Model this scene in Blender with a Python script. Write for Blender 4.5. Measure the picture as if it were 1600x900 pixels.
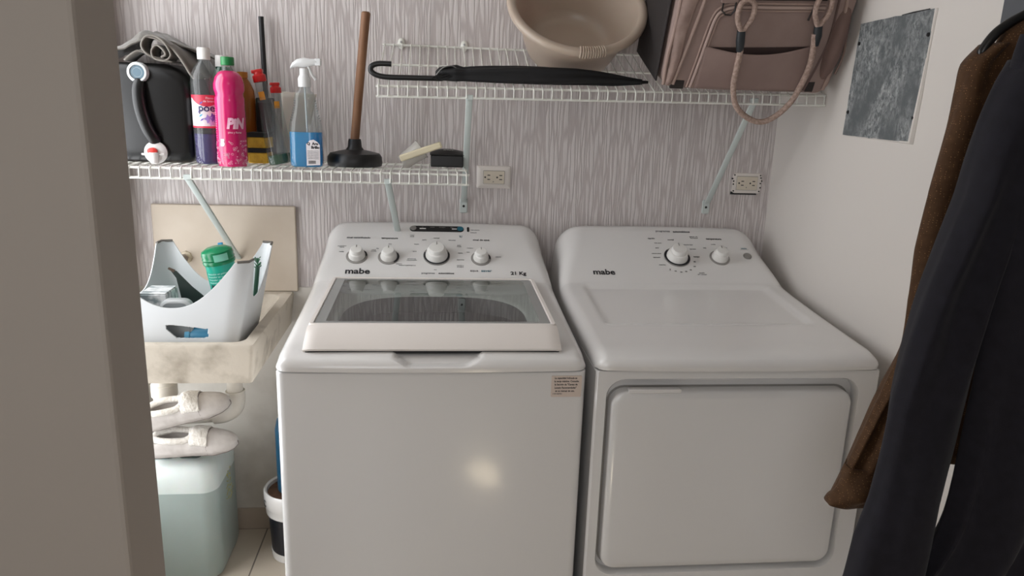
import bpy, bmesh, math, random
from mathutils import Vector, Matrix, noise
R = math.radians
PI = math.pi
random.seed(7)
for _o in list(bpy.data.objects): bpy.data.objects.remove(_o)
SC = bpy.context.scene
COL = SC.collection

# ------------------------------------------------------------------ camera, light, exposure
cam_d = bpy.data.cameras.new('camera'); cam = bpy.data.objects.new('camera', cam_d); COL.objects.link(cam)
_m = [[0.99434453, -0.10074786, 0.03359807], [0.00810222, -0.24347398, -0.96987359], [0.10589294, 0.96466071, -0.24128074]]
# rows: image right, image down, forward, in world axes
cam.matrix_world = Matrix(((_m[0][0], -_m[1][0], -_m[2][0], 0), (_m[0][1], -_m[1][1], -_m[2][1], -2.35),
                           (_m[0][2], -_m[1][2], -_m[2][2], 1.45), (0, 0, 0, 1)))
cam_d.sensor_width = 36; cam_d.lens = 1149 / 1600 * 36; cam_d.clip_start = 0.02
cam_d.dof.use_dof = True; cam_d.dof.focus_distance = 1.75; cam_d.dof.aperture_fstop = 14
SC.camera = cam
SC.view_settings.view_transform = 'Standard'; SC.view_settings.look = 'None'
SC.view_settings.gamma = 1; SC.view_settings.use_curve_mapping = False
SC.view_settings.exposure = 0.1
W = bpy.data.worlds.new('world'); SC.world = W; W.use_nodes = True
W.node_tree.nodes['Background'].inputs[0].default_value = (0.95, 0.97, 1.0, 1); W.node_tree.nodes['Background'].inputs[1].default_value = 0.5

def area(name, loc, rot, sx, sy, power, col):
    l = bpy.data.lights.new(name, 'AREA'); l.shape = 'RECTANGLE'; l.size = sx; l.size_y = sy; l.energy = power; l.color = col
    o = bpy.data.objects.new(name, l); COL.objects.link(o); o.location = loc; o.rotation_euler = rot
    return o
area('window_daylight', (-1.06, -0.60, 1.26), (0, R(-90), 0), 2.0, 0.84, 27, (0.95, 0.975, 1.0))
area('rear_window_daylight', (-0.9, -4.12, 1.55), (R(90), 0, 0), 1.5, 1.3, 16, (0.97, 0.98, 1.0))
area('ceiling_lamp_light', (0.1, -2.9, 2.38), (0, 0, 0), 0.5, 0.5, 5, (1.0, 0.975, 0.955))
# added narrow spot: bright floor patch, mirrored as the washer front's highlight
_s = bpy.data.lights.new('highlight_spot', 'SPOT'); _s.energy = 9500; _s.spot_size = R(3.2); _s.spot_blend = 0.6; _s.color = (1, .95, .8); _s.shadow_soft_size = 0.02
_so = bpy.data.objects.new('highlight_spot', _s); COL.objects.link(_so); _so.location = (-0.6, -4.1, 2.1)
_so.rotation_euler = (Vector((0.22, -1.95, 0.0)) - Vector(_so.location)).to_track_quat('-Z', 'Y').to_euler()

# ------------------------------------------------------------------ materials
MATS = {}
def lin(c):
    if isinstance(c, str):
        c = [int(c[i:i+2], 16) / 255 for i in (0, 2, 4)]
        c = [x / 12.92 if x <= .04045 else ((x + .055) / 1.055) ** 2.4 for x in c]
    return (c[0], c[1], c[2], 1)
def mat(name, col, rough=.5, metal=0, col2=None, scale=8, stretch=(1, 1, 1), bump=0, bscale=None, coat=0, sss=0, lo=.35, hi=.65, sheen=0, trans=0, ior=1.5, bdist=.002, detail=4):
    if name in MATS: return MATS[name]
    m = bpy.data.materials.new(name); m.use_nodes = True; nt = m.node_tree; N = nt.nodes; L = nt.links
    b = N['Principled BSDF']; b.inputs['Base Color'].default_value = lin(col); b.inputs['Roughness'].default_value = rough
    b.inputs['Metallic'].default_value = metal; b.inputs['IOR'].default_value = ior
    b.inputs['Coat Weight'].default_value = coat; b.inputs['Coat Roughness'].default_value = .08
    b.inputs['Sheen Weight'].default_value = sheen; b.inputs['Transmission Weight'].default_value = trans
    if sss: b.inputs['Subsurface Weight'].default_value = sss; b.inputs['Subsurface Scale'].default_value = .02
    if col2 is not None or bump:
        tc = N.new('ShaderNodeTexCoord'); mp = N.new('ShaderNodeMapping'); mp.inputs['Scale'].default_value = stretch
        L.new(tc.outputs['Object'], mp.inputs['Vector'])
    if col2 is not None:
        n = N.new('ShaderNodeTexNoise'); n.inputs['Scale'].default_value = scale; n.inputs['Detail'].default_value = detail; L.new(mp.outputs[0], n.inputs['Vector'])
        r = N.new('ShaderNodeValToRGB'); r.color_ramp.elements[0].position = lo; r.color_ramp.elements[1].position = hi
        r.color_ramp.elements[0].color = lin(col); r.color_ramp.elements[1].color = lin(col2)
        L.new(n.outputs['Fac'], r.inputs['Fac']); L.new(r.outputs[0], b.inputs['Base Color'])
    if bump:
        n2 = N.new('ShaderNodeTexNoise'); n2.inputs['Scale'].default_value = bscale or scale; n2.inputs['Detail'].default_value = detail; L.new(mp.outputs[0], n2.inputs['Vector'])
        bp = N.new('ShaderNodeBump'); bp.inputs['Strength'].default_value = bump; bp.inputs['Distance'].default_value = bdist
        L.new(n2.outputs['Fac'], bp.inputs['Height']); L.new(bp.outputs[0], b.inputs['Normal'])
    MATS[name] = m; return m
def clear(name, tint, opac=0.0, ior=1.45, rough=.04, body=None):
    """clear thin plastic or glass: see-through tint, a share of milky body, mirror gloss by Fresnel"""
    if name in MATS: return MATS[name]
    m = bpy.data.materials.new(name); m.use_nodes = True; nt = m.node_tree; N = nt.nodes; L = nt.links
    N.remove(N['Principled BSDF']); out = N['Material Output']
    t = N.new('ShaderNodeBsdfTransparent'); t.inputs[0].default_value = lin(tint)
    d = N.new('ShaderNodeBsdfDiffuse'); d.inputs[0].default_value = lin(body or tint)
    g = N.new('ShaderNodeBsdfGlossy'); g.inputs['Roughness'].default_value = rough; g.inputs[0].default_value = (1, 1, 1, 1)
    fr0 = N.new('ShaderNodeFresnel'); fr0.inputs[0].default_value = ior; ge = N.new('ShaderNodeNewGeometry')
    fr = N.new('ShaderNodeMix'); fr.data_type = 'FLOAT'; L.new(ge.outputs['Backfacing'], fr.inputs[0]); L.new(fr0.outputs[0], fr.inputs[2]); fr.inputs[3].default_value = 0
    a = N.new('ShaderNodeMixShader'); a.inputs[0].default_value = opac; L.new(t.outputs[0], a.inputs[1]); L.new(d.outputs[0], a.inputs[2])
    b = N.new('ShaderNodeMixShader'); L.new(fr.outputs[0], b.inputs[0]); L.new(a.outputs[0], b.inputs[1]); L.new(g.outputs[0], b.inputs[2])
    L.new(b.outputs[0], out.inputs['Surface'])
    MATS[name] = m; return m
M_ENAMEL = mat('white_enamel', 'dedddc', .17, coat=.3, bump=.02, bscale=3)
M_PLASTICW = mat('white_plastic', 'e2e0de', .2, coat=.25)
M_LIDW = mat('lid_white', 'e6dfd9', .3)
M_KNOB = mat('knob_white', 'e4e2de', .3)
M_GREY = mat('grey_plastic', '8f8c88', .35)
M_BLACK = mat('black_plastic', '0b0b0c', .3)
M_BLACKM = mat('black_matte', '0c0c0e', .6)
M_INK = mat('dark_ink', '1c1c22', .5)
M_INKG = mat('grey_ink', '55555a', .5)
M_TEAL = mat('teal_ink', '155f72', .3)
M_WIRE = mat('wire_coating', 'd9d8cf', .35, col2='e6e6e0', scale=30)
M_BRACK = mat('bracket_paint', 'c3cbc8', .4)
M_STEEL = mat('steel', 'a8a8a8', .3, metal=1)
M_DRUM = mat('drum_steel', '9a9a9c', .35, metal=.5)
M_GALV = None

# ------------------------------------------------------------------ geometry helpers
class G:
    def __init__(s): s.v = []; s.f = []
    def add(s, vs, fs):
        k = len(s.v); s.v += [tuple(p) for p in vs]; s.f += [tuple(i + k for i in f) for f in fs]; return s
    def merge(s, o, M=None):
        return s.add([M @ Vector(p) for p in o.v] if M else o.v, o.f)
    def box(s, x0, x1, y0, y1, z0, z1, M=None):
        vs = [Vector((x, y, z)) for z in (z0, z1) for y in (y0, y1) for x in (x0, x1)]
        if M: vs = [M @ p for p in vs]
        return s.add(vs, [(0, 2, 3, 1), (4, 5, 7, 6), (0, 1, 5, 4), (2, 6, 7, 3), (0, 4, 6, 2), (1, 3, 7, 5)])
    def loft(s, rings, closed=True, cap0=True, cap1=True):
        n = len(rings[0]); vs = [p for r in rings for p in r]; fs = []
        for i in range(len(rings) - 1):
            for j in range(n if closed else n - 1):
                k = (j + 1) % n
                fs.append((i*n + j, i*n + k, (i+1)*n + k, (i+1)*n + j))
        if cap0: fs.append(tuple(range(n))[::-1])
        if cap1: fs.append(tuple((len(rings)-1)*n + j for j in range(n)))
        return s.add(vs, fs)
    def lathe(s, prof, M=None, n=40, cap0=True, cap1=True, sx=1, sy=1, power=2):
        rings = []
        for r, z in prof:
            ring = []
            for j in range(n):
                a = 2*PI*j/n; c, d = math.cos(a), math.sin(a)
                if power != 2:
                    c = math.copysign(abs(c)**(2/power), c); d = math.copysign(abs(d)**(2/power), d)
                p = Vector((r*sx*c, r*sy*d, z)); ring.append(M @ p if M else p)
            rings.append(ring)
        return s.loft(rings, True, cap0, cap1)
    def tube(s, path, r, n=8, caps=True, closed=False, flat=1.0):
        path = [Vector(p) for p in path]; m = len(path); rr = r if isinstance(r, (list, tuple)) else [r]*m
        rings = []; up = None
        for i, p in enumerate(path):
            a = path[(i-1) % m] if (i > 0 or closed) else p; b = path[(i+1) % m] if (i < m-1 or closed) else p
            t = (b - a).normalized()
            if up is None:
                up = Vector((0, 0, 1)) if abs(t.z) < .9 else Vector((0, 1, 0))
            u = (up - t*up.dot(t)); u = u.normalized() if u.length > 1e-6 else t.orthogonal().normalized(); up = u
            w = t.cross(u)
            rings.append([p + (u*math.cos(2*PI*j/n)*flat + w*math.sin(2*PI*j/n))*rr[i] for j in range(n)])
        if closed: rings.append(rings[0]); caps = False
        return s.loft(rings, True, caps, caps)
    def grid(s, fn, nu, nv, skip=None):
        vs = [fn(i/(nu), j/(nv)) for j in range(nv+1) for i in range(nu+1)]; fs = []
        for j in range(nv):
            for i in range(nu):
                if skip:
                    c = (Vector(vs[j*(nu+1)+i]) + Vector(vs[(j+1)*(nu+1)+i+1]))/2
                    if skip(c): continue
                fs.append((j*(nu+1)+i, j*(nu+1)+i+1, (j+1)*(nu+1)+i+1, (j+1)*(nu+1)+i))
        return s.add(vs, fs)
def spline(pts, n=8):
    """Catmull-Rom through pts"""
    P = [Vector(p) for p in pts]; P = [2*P[0]-P[1]] + P + [2*P[-1]-P[-2]]; out = []
    for i in range(1, len(P)-2):
        for k in range(n):
            t = k/n; a, b, c, d = P[i-1:i+3]
            out.append(.5*((2*b) + (c-a)*t + (2*a-5*b+4*c-d)*t*t + (3*b-a-3*c+d)*t**3))
    out.append(P[-2]); return out
def rrect(x0, x1, z0, z1, r, n=6, e=4):
    """rounded rectangle loop of 2D points; the same n and e give matching loops"""
    pts = []
    for (cx, cz, a0) in ((x1-r, z1-r, 0), (x0+r, z1-r, 90), (x0+r, z0+r, 180), (x1-r, z0+r, 270)):
        for k in range(n+1):
            a = R(a0 + 90*k/n); pts.append((cx + r*math.cos(a), cz + r*math.sin(a)))
    out = []; m = len(pts)
    for i in range(m):
        p, q = pts[i], pts[(i+1) % m]; out.append(p)
        if i % (n+1) == n:
            for k in range(1, e): out.append((p[0]+(q[0]-p[0])*k/e, p[1]+(q[1]-p[1])*k/e))
    return out
def sm(a, b, x):
    t = max(0, min(1, (x-a)/(b-a))); return t*t*(3-2*t)
def interp(tab, x):
    if x <= tab[0][0]: return tab[0][1]
    for (a, b), (c, d) in zip(tab, tab[1:]):
        if x <= c: return b + (d-b)*(x-a)/(c-a)
    return tab[-1][1]

OFF = {}
def thing(name, label, cat, loc, group=None, rot=None, local=False):
    o = bpy.data.objects.new(name, None); COL.objects.link(o); o.location = loc; o.empty_display_size = .05
    if rot: o.rotation_euler = rot
    o['label'] = label; o['category'] = cat
    if group: o['group'] = group
    OFF[o.name] = Vector((0, 0, 0)) if (local or rot) else Vector(loc)
    return o
def part(name, g, m, parent=None, label=None, smooth=40, bevel=0, solid=0, sub=0, seg=2):
    me = bpy.data.meshes.new(name); off = OFF[parent.name] if parent else Vector((0, 0, 0))
    me.from_pydata([tuple(Vector(v) - off) for v in g.v], [], g.f); me.update()
    bm = bmesh.new(); bm.from_mesh(me); bmesh.ops.recalc_face_normals(bm, faces=bm.faces); bm.to_mesh(me); bm.free()
    o = bpy.data.objects.new(name, me); COL.objects.link(o); me.materials.append(m)
    if smooth:
        me.shade_smooth()
        if smooth < 180: me.set_sharp_from_angle(angle=R(smooth))
    if solid:
        d = o.modifiers.new('Solidify', 'SOLIDIFY'); d.thickness = solid; d.offset = 0
    if bevel:
        d = o.modifiers.new('Bevel', 'BEVEL'); d.width = bevel; d.segments = seg; d.limit_method = 'ANGLE'; d.angle_limit = R(35)
    if sub:
        d = o.modifiers.new('Subdivision', 'SUBSURF'); d.levels = sub; d.render_levels = sub
    if parent: o.parent = parent
    if label: o['label'] = label
    OFF[o.name] = off
    return o
def struct(name, g, m, **k):
    o = part(name, g, m, **k); o['kind'] = 'structure'; return o
def tag(o, label, cat, group=None):
    o['label'] = label; o['category'] = cat
    if group: o['group'] = group
    return o
def text_g(body, size, M, bold=0, width=1.0, align='CENTER', shear=0, ext=.0002, space=1.0):
    c = bpy.data.curves.new('t', 'FONT'); c.body = body; c.size = size; c.align_x = align; c.align_y = 'CENTER'; c.offset = bold; c.extrude = ext
    c.shear = shear; c.space_character = space; c.resolution_u = 3
    o = bpy.data.objects.new('t', c); COL.objects.link(o)
    dg = bpy.context.evaluated_depsgraph_get(); me = bpy.data.meshes.new_from_object(o.evaluated_get(dg))
    g = G(); S = Matrix.Diagonal((width, 1, 1, 1))
    g.add([M @ S @ v.co for v in me.vertices], [tuple(p.vertices) for p in me.polygons])
    bpy.data.objects.remove(o); bpy.data.curves.remove(c); bpy.data.meshes.remove(me)
    return g
def T(x, y, z): return Matrix.Translation((x, y, z))
def RX(d): return Matrix.Rotation(R(d), 4, 'X')
def RY(d): return Matrix.Rotation(R(d), 4, 'Y')
def RZ(d): return Matrix.Rotation(R(d), 4, 'Z')
FRONT = RX(90)
def nz(x, y, z, s=1): return noise.noise(Vector((x*s, y*s, z*s)))

# ------------------------------------------------------------------ the room
def wallpaper():
    m = bpy.data.materials.new('ribbed_wallpaper'); m.use_nodes = True; nt = m.node_tree; N = nt.nodes; L = nt.links; b = N['Principled BSDF']
    tc = N.new('ShaderNodeTexCoord')
    wo = N.new('ShaderNodeTexNoise'); wo.inputs['Scale'].default_value = 14; wo.inputs['Detail'].default_value = 2; L.new(tc.outputs['Object'], wo.inputs['Vector'])
    ws = N.new('ShaderNodeVectorMath'); ws.operation = 'SCALE'; ws.inputs['Scale'].default_value = .006; L.new(wo.outputs['Color'], ws.inputs[0])
    wa = N.new('ShaderNodeVectorMath'); wa.operation = 'ADD'; L.new(tc.outputs['Object'], wa.inputs[0]); L.new(ws.outputs[0], wa.inputs[1])
    mp = N.new('ShaderNodeMapping'); mp.inputs['Scale'].default_value = (88, 0, 5.2); L.new(wa.outputs[0], mp.inputs[0])
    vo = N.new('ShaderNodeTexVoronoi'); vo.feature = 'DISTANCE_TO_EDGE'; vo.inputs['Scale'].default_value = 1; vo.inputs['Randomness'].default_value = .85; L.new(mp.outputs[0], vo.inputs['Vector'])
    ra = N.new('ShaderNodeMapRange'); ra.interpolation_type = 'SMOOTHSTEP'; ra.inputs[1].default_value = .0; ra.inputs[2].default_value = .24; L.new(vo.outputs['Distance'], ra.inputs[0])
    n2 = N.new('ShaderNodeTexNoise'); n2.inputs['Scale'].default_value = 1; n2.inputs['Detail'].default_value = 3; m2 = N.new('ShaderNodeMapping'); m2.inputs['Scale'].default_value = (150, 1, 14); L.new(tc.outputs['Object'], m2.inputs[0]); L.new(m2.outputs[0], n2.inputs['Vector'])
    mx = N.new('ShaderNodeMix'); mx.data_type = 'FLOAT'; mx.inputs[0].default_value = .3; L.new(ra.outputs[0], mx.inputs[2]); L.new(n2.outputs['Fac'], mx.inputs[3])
    cr = N.new('ShaderNodeValToRGB'); cr.color_ramp.elements[0].color = lin('bab1af'); cr.color_ramp.elements[1].color = lin('d2cbc9'); cr.color_ramp.elements[0].position = .15; cr.color_ramp.elements[1].position = .6  # darker along the grooves: shade between the ribs put into the colour
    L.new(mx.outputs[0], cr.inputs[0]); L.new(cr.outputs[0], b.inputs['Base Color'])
    bp = N.new('ShaderNodeBump'); bp.inputs['Strength'].default_value = .75; bp.inputs['Distance'].default_value = .0018
    L.new(mx.outputs[0], bp.inputs['Height']); L.new(bp.outputs[0], b.inputs['Normal']); b.inputs['Roughness'].default_value = .7
    return m
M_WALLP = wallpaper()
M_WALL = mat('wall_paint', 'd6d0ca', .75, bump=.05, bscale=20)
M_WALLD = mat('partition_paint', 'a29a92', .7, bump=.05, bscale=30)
def tiles():
    m = bpy.data.materials.new('floor_tiles'); m.use_nodes = True; nt = m.node_tree; N = nt.nodes; L = nt.links; b = N['Principled BSDF']
    tc = N.new('ShaderNodeTexCoord'); mp = N.new('ShaderNodeMapping'); mp.inputs['Location'].default_value = (.23, .01, 0); L.new(tc.outputs['Object'], mp.inputs[0])
    br = N.new('ShaderNodeTexBrick'); br.offset = 0; br.inputs['Scale'].default_value = 1; br.inputs['Brick Width'].default_value = .335; br.inputs['Row Height'].default_value = .335
    br.inputs['Mortar Size'].default_value = .0025; br.inputs['Mortar Smooth'].default_value = .1
    br.inputs['Color1'].default_value = lin('c3b8a8'); br.inputs['Color2'].default_value = lin('beb2a2'); br.inputs['Mortar'].default_value = lin('6f675e')
    L.new(mp.outputs[0], br.inputs['Vector']); L.new(br.outputs['Color'], b.inputs['Base Color']); b.inputs['Roughness'].default_value = .3
    return m
XL, XR, YB = -0.93, 1.105, -4.2
struct('floor', G().box(-2.7, 1.25, YB-.1, .1, -.1, 0), tiles(), smooth=0)
struct('ceiling', G().box(-2.7, 1.25, YB-.1, .1, 2.45, 2.55), mat('ceiling_paint', 'd5d0ca', .8), smooth=0)
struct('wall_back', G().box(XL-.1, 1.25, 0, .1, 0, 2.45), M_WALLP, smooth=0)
struct('wall_right', G().box(XR, XR+.1, YB, 0, 0, 2.45), M_WALL, smooth=0)
wl = G()
WY0, WY1, WZ0, WZ1 = -1.02, -.14, .22, 2.3
wl.box(XL-.1, XL, -1.3, WY0, 0, 2.45).box(XL-.1, XL, WY1, 0, 0, 2.45).box(XL-.1, XL, WY0, WY1, 0, WZ0).box(XL-.1, XL, WY0, WY1, WZ1, 2.45)
struct('wall_left', wl, M_WALL, smooth=0)
wf = G(); wf.box(XL-.07, XL-.03, WY0, WY0+.04, WZ0, WZ1).box(XL-.07, XL-.03, WY1-.04, WY1, WZ0, WZ1).box(XL-.07, XL-.03, WY0, WY1, WZ0, WZ0+.04).box(XL-.07, XL-.03, WY0, WY1, WZ1-.04, WZ1).box(XL-.065, XL-.035, -.60, -.57, WZ0, WZ1)
struct('window_1', wf, mat('window_frame_grey', 'b8b2b4', .4), smooth=0, bevel=.002)
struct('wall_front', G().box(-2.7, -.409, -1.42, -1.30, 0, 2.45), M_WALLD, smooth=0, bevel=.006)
struct('wall_rear', G().box(-2.7, -1.7, YB-.1, YB, 0, 2.45).box(-.1, XR, YB-.1, YB, 0, 2.45).box(-1.7, -.1, YB-.1, YB, 0, .85).box(-1.7, -.1, YB-.1, YB, 2.25, 2.45), M_WALL, smooth=0)
struct('wall_hallway', G().box(-2.8, -2.7, YB, 0, 0, 2.45), M_WALL, smooth=0)
M_BASEB = mat('skirting_tile', 'b8aa9b', .4, col2='b0a394', scale=5)
struct('baseboard_back', G().box(XL, XR, -.012, 0, 0, .078), M_BASEB, smooth=0, bevel=.002)
# smooth painted strip of wall below the wallpaper, beside the sink
struct('trim_1', G().box(XL, -.30, -.005, 0, .078, .86), mat('smooth_wall_paint', 'cdc8c0', .6, col2='b9b3aa', scale=9, lo=.45, hi=.75), smooth=0)
struct('trim_2', G().box(XR-.004, XR, -2.3, -.928, 1.25, 2.45), mat('dark_grey_paint', '55575b', .5), smooth=0)

# ------------------------------------------------------------------ washing machine and dryer
PROF = [(-.800, .870), (-.801, .880), (-.797, .890), (-.788, .898), (-.772, .904), (-.750, .908), (-.70, .911), (-.62, .9165), (-.54, .922), (-.46, .928), (-.38, .935), (-.31, .942), (-.285, .946),
        (-.272, .950), (-.255, .960), (-.22, .9823), (-.17, 1.0139), (-.12, 1.0455), (-.09, 1.0645), (-.076, 1.072), (-.064, 1.0765), (-.05, 1.078), (-.035, 1.074), (-.03, 1.06), (-.03, .87)]
def crown(x, y): return .006*(1-(x/.35)**2)*sm(-.26, -.08, y)
def csurf(x, y, off=0, up=0):
    """a point on the sloping control panel; x from the machine's middle"""
    z = .9602 + .632*(y+.255) + crown(x, y) + up
    return Vector((x, y-.534*off, z+.845*off))
ANG = 32.3
def top_cover(cx, hw, recess=None, bulge=None, skip=None, us=None, fine=True, rk=.06):
    """the moulded top: a profile swept across with rounded sides; built about x = cx"""
    P = spline([(0, y, z) for y, z in PROF[:-1]], 9) + [Vector((0, -.03, .87))]
    g = G(); N = 110; rings = []
    for s, p in enumerate(P):
        yc, zc = p.y, p.z; h = zc-.870
        r = min(.030 + (rk-.030)*sm(-.30, -.09, yc), max(h, .0005))
        taper = .10*max(0, min(h-.03, .2))*sm(-.32, -.12, yc)
        w = hw - taper
        ring = []
        L1 = w-r; L2 = r*PI/2; L3 = max(h-r, 0); tot = L1+L2+L3+1e-9
        for i in range(N+1):
            u = -1+2*i/N
            # piecewise: 80 % of the samples on the flat, the rest round the corner and down
            a = abs(u)
            if a < .80: x = a/.80*L1; dz = 0
            elif a < .94:
                t = (a-.80)/.14*PI/2; x = L1+r*math.sin(t); dz = -r*(1-math.cos(t))
            else:
                x = w + taper*(a-.94)/.06; dz = -r - L3*(a-.94)/.06
            # plan rounding of the front corners, and a slightly bowed front
            fr = 1-sm(-.79, -.66, yc)
            pr = .030; dy = 0
            if x > hw-pr: dy = pr - math.sqrt(max(0, pr*pr-(min(x, hw)-(hw-pr))**2))
            y = yc + dy*fr - .010*(1-(x/hw)**2)*fr
            X = math.copysign(x, u); z = zc+dz+(crown(X, yc) if yc > -.26 else 0)*(1 if dz == 0 else max(0, 1-abs(dz)/r))
            if recess and dz == 0:
                z += recess(X, yc)
            if bulge: y, z = bulge(X, y, z, yc)
            ring.append(Vector((cx+X, y, z)))
        rings.append(ring)
    n = N+1; vs = [p for r in rings for p in r]; fs = []
    for i in range(len(rings)-1):
        for j in range(N):
            c = (rings[i][j]+rings[i+1][j+1])/2
            if skip and skip(c): continue
            fs.append((i*n+j, i*n+j+1, (i+1)*n+j+1, (i+1)*n+j))
    g.add(vs, fs); return g
def knob(parent, cx, x, y, rr, rk_, h, ring_mat, dark=None):
    """round control knob on a flat ring; x from the machine's middle"""
    M = T(cx, 0, 0) @ Matrix.Translation(csurf(x, y)) @ RX(ANG)
    k = part('control_knob', G().lathe([(rk_*1.08, .001), (rk_*1.08, .006), (rk_, .010), (rk_*.97, h*.55), (rk_*.90, h*.62), (rk_*.80, h*.66), (rk_*.76, h*.95), (rk_*.70, h), (rk_*.3, h+.0008), (.0003, h+.001)], M, n=40), M_KNOB, parent)
    part('knob_ring', G().lathe([(rr, -.002), (rr, .0012), (rr*.96, .002), (rk_*1.02, .002), (rk_*1.02, -.002)], M, n=40), ring_mat, parent)
    part('knob_pointer', G().box(-.0011, .0011, rk_*.35, rk_*.72, h+.0002, h+.0018, M), M_GREY, k)
    if dark:
        a0, a1 = dark; g = G(); r0, r1 = rr*.82, rr*.97
        pts = [[M @ Vector((r*math.cos(R(a0+(a1-a0)*i/14)), r*math.sin(R(a0+(a1-a0)*i/14)), .0028)) for r in (r0, r1)] for i in range(15)]
        g.add([p for q in pts for p in q], [(2*i, 2*i+1, 2*i+3, 2*i+2) for i in range(14)])
        part('ring_scale', g, M_INK, parent)
def labels(parent, cx, items):
    for (txt, x, y, size, m, bold, wid) in items:
        M = T(cx, 0, 0) @ Matrix.Translation(csurf(x, y, .0006)) @ RX(ANG)
        part('lettering', text_g(txt, size, M, bold, wid), m, parent, smooth=0)
def cabinet_ring(x0, x1, y0, y1, z, r=.02): return [Vector((a, b, z)) for a, b in rrect(x0, x1, y0, y1, r, 6, 3)]
def feet(t, x0, x1, y0, y1):
    for x in (x0+.05, x1-.05):
        for y in (y0+.06, y1-.06):
            part('levelling_foot', G().lathe([(.02, 0), (.022, .012), (.01, .014), (.01, .04)], T(x, y, 0), n=16), M_BLACKM, t)

WX = .0025; HW = .3475
wm = thing('washing_machine', 'white top-loading washing machine with glass lid and four knobs, beside the concrete sink', 'washing machine', (WX, -.42, 0))
part('cabinet', G().loft([cabinet_ring(WX-HW+.001, WX+HW-.001, -.797, -.03, z) for z in (.035, .867)]), M_ENAMEL, wm, bevel=.003)
part('seam', G().loft([cabinet_ring(WX-HW+.006, WX+HW-.006, -.792, -.035, z) for z in (.866, .8705)]), M_BLACKM, wm)
feet(wm, WX-HW, WX+HW, -.80, -.03)
def wbulge(X, y, z, yc):
    # finger scoop below the lid's front edge
    if yc < -.70:
        k = (1-sm(.084, .100, abs(X-.008)+max(0, (.899-z))*2.0)) * sm(.8815, .8865, z) * (1-sm(-.765, -.735, yc))
        y += .026*k; z -= .004*k
    return y, z
wskip = lambda c: abs(c.x-WX) < .272 and -.742 < c.y < -.290 and c.z < .96
tc = part('top_cover', top_cover(WX, HW, bulge=wbulge, skip=wskip), M_PLASTICW, wm, smooth=50)
# the well below the lid, with the round mouth of the drum
def supr(a, ax, ay, n, cy, z):
    c, d = math.cos(a), math.sin(a)
    return Vector((WX+ax*math.copysign(abs(c)**(2/n), c), cy+ay*math.copysign(abs(d)**(2/n), d), z))
g = G(); NA = 96; rings = []
def deckz(y): return .908+(.946-.908)*(y+.75)/.465
def well(rows):
    rings = []
    for (ax, ay, n, cy, dz) in rows:
        ring = []
        for j in range(NA):
            p = supr(2*PI*j/NA, ax, ay, n, cy, 0); p.z = deckz(p.y)+dz; ring.append(p)
        rings.append(ring)
    return G().loft(rings, True, False, False)
part('lid_well', well(((.278, .232, 14, -.516, .000), (.272, .226, 12, -.516, -.012), (.265, .219, 8, -.516, -.018), (.250, .208, 3.2, -.521, -.022), (.245, .203, 3.0, -.521, -.024), (.242, .200, 2.9, -.521, -.029))), M_PLASTICW, wm, smooth=60)
part('tub_collar', well(((.242, .200, 2.9, -.521, -.028), (.240, .198, 2.8, -.521, -.045), (.238, .200, 2.5, -.521, -.085))), mat('dark_grey_plastic', '4a4a4c', .4), wm, smooth=60)
g = G(); g.lathe([(.240, .78), (.240, .825), (.234, .836), (.222, .840), (.210, .836), (.206, .826), (.206, .45), (.18, .44), (.06, .445), (.05, .60), (.03, .62), (.001, .62)], T(WX, -.521, 0), n=64, cap0=False)
part('drum', g, M_DRUM, wm)
# lid
LH = .2865
lid = part('lid', G(), M_LIDW, wm)
bpy.data.objects.remove(lid)
g = G(); gl0 = (-.70, -.297)   # glass from front to back
def lz(y): return .952+(.963-.952)*(y+.72)/.435
sec = [(-.742, .908), (-.775, .909), (-.778, .914), (-.768, .924), (-.735, .945), (-.722, .951), (-.708, .9525)]
rings = []
for i in range(41):
    u = -1+2*i/40; x = u*LH; e = sm(.94, 1.0, abs(u)); rings.append([Vector((WX+x*(1+.012*max(0, (-.708-y)/.07)), y+.006*e, z-.004*e)) for y, z in sec])
g.loft(rings, False, False, False)
lid_strip = g
fr = [[Vector((WX+a, b, lz(b)+dz)) for a, b in rrect(-LH+ins, LH-ins, y0, y1, r, 4, 10)] for ins, y0, y1, r, dz in
      ((.002, -.712, -.287, .010, -.022), (0, -.712, -.286, .010, -.004), (.002, -.710, -.288, .010, 0), (.010, -.703, -.294, .008, .0), (.012, -.701, -.296, .008, -.003), (.012, -.701, -.296, .008, -.010))]
g = G(); g.loft(fr, True, False, False); g.merge(lid_strip)
g.box(WX-LH+.02, WX+LH-.02, -.738, -.712, .912, .934)
lid = part('lid', g, M_LIDW, wm, smooth=50)
gl = [[Vector((WX+a, b, lz(b)+dz)) for a, b in rrect(-LH+.0125, LH-.0125, -.7005, -.2965, .008, 4, 10)] for dz in (-.0065, -.0025)]
M_LIDG = clear('tinted_lid_glass', 'e4e8e6', .02, ior=1.8, rough=.012, body='c8c8c8')
part('lid_glass', G().loft(gl), M_LIDG, lid, smooth=30)
bd = [[Vector((WX+a, b, lz(b)-.0022)) for a, b in rrect(-LH+i, LH-i, y0, y1, r, 4, 10)] for i, y0, y1, r in ((.0128, -.700, -.297, .008), (.036, -.684, -.311, .006))]
part('glass_border', G().loft(bd, True, False, False), mat('grey_glass_border', '8d8e8c', .12), lid, smooth=0)
part('lid_gap_shade', G().box(WX-.284, WX+.284, -.772, -.74, .902, .9095), M_BLACKM, wm, smooth=0)  # black strip standing in for the shade under the lid's front edge
part('lid_hinge', G().box(WX-LH+.01, WX+LH-.01, -.285, -.276, .944, .957), M_GREY, lid, bevel=.002)
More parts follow.
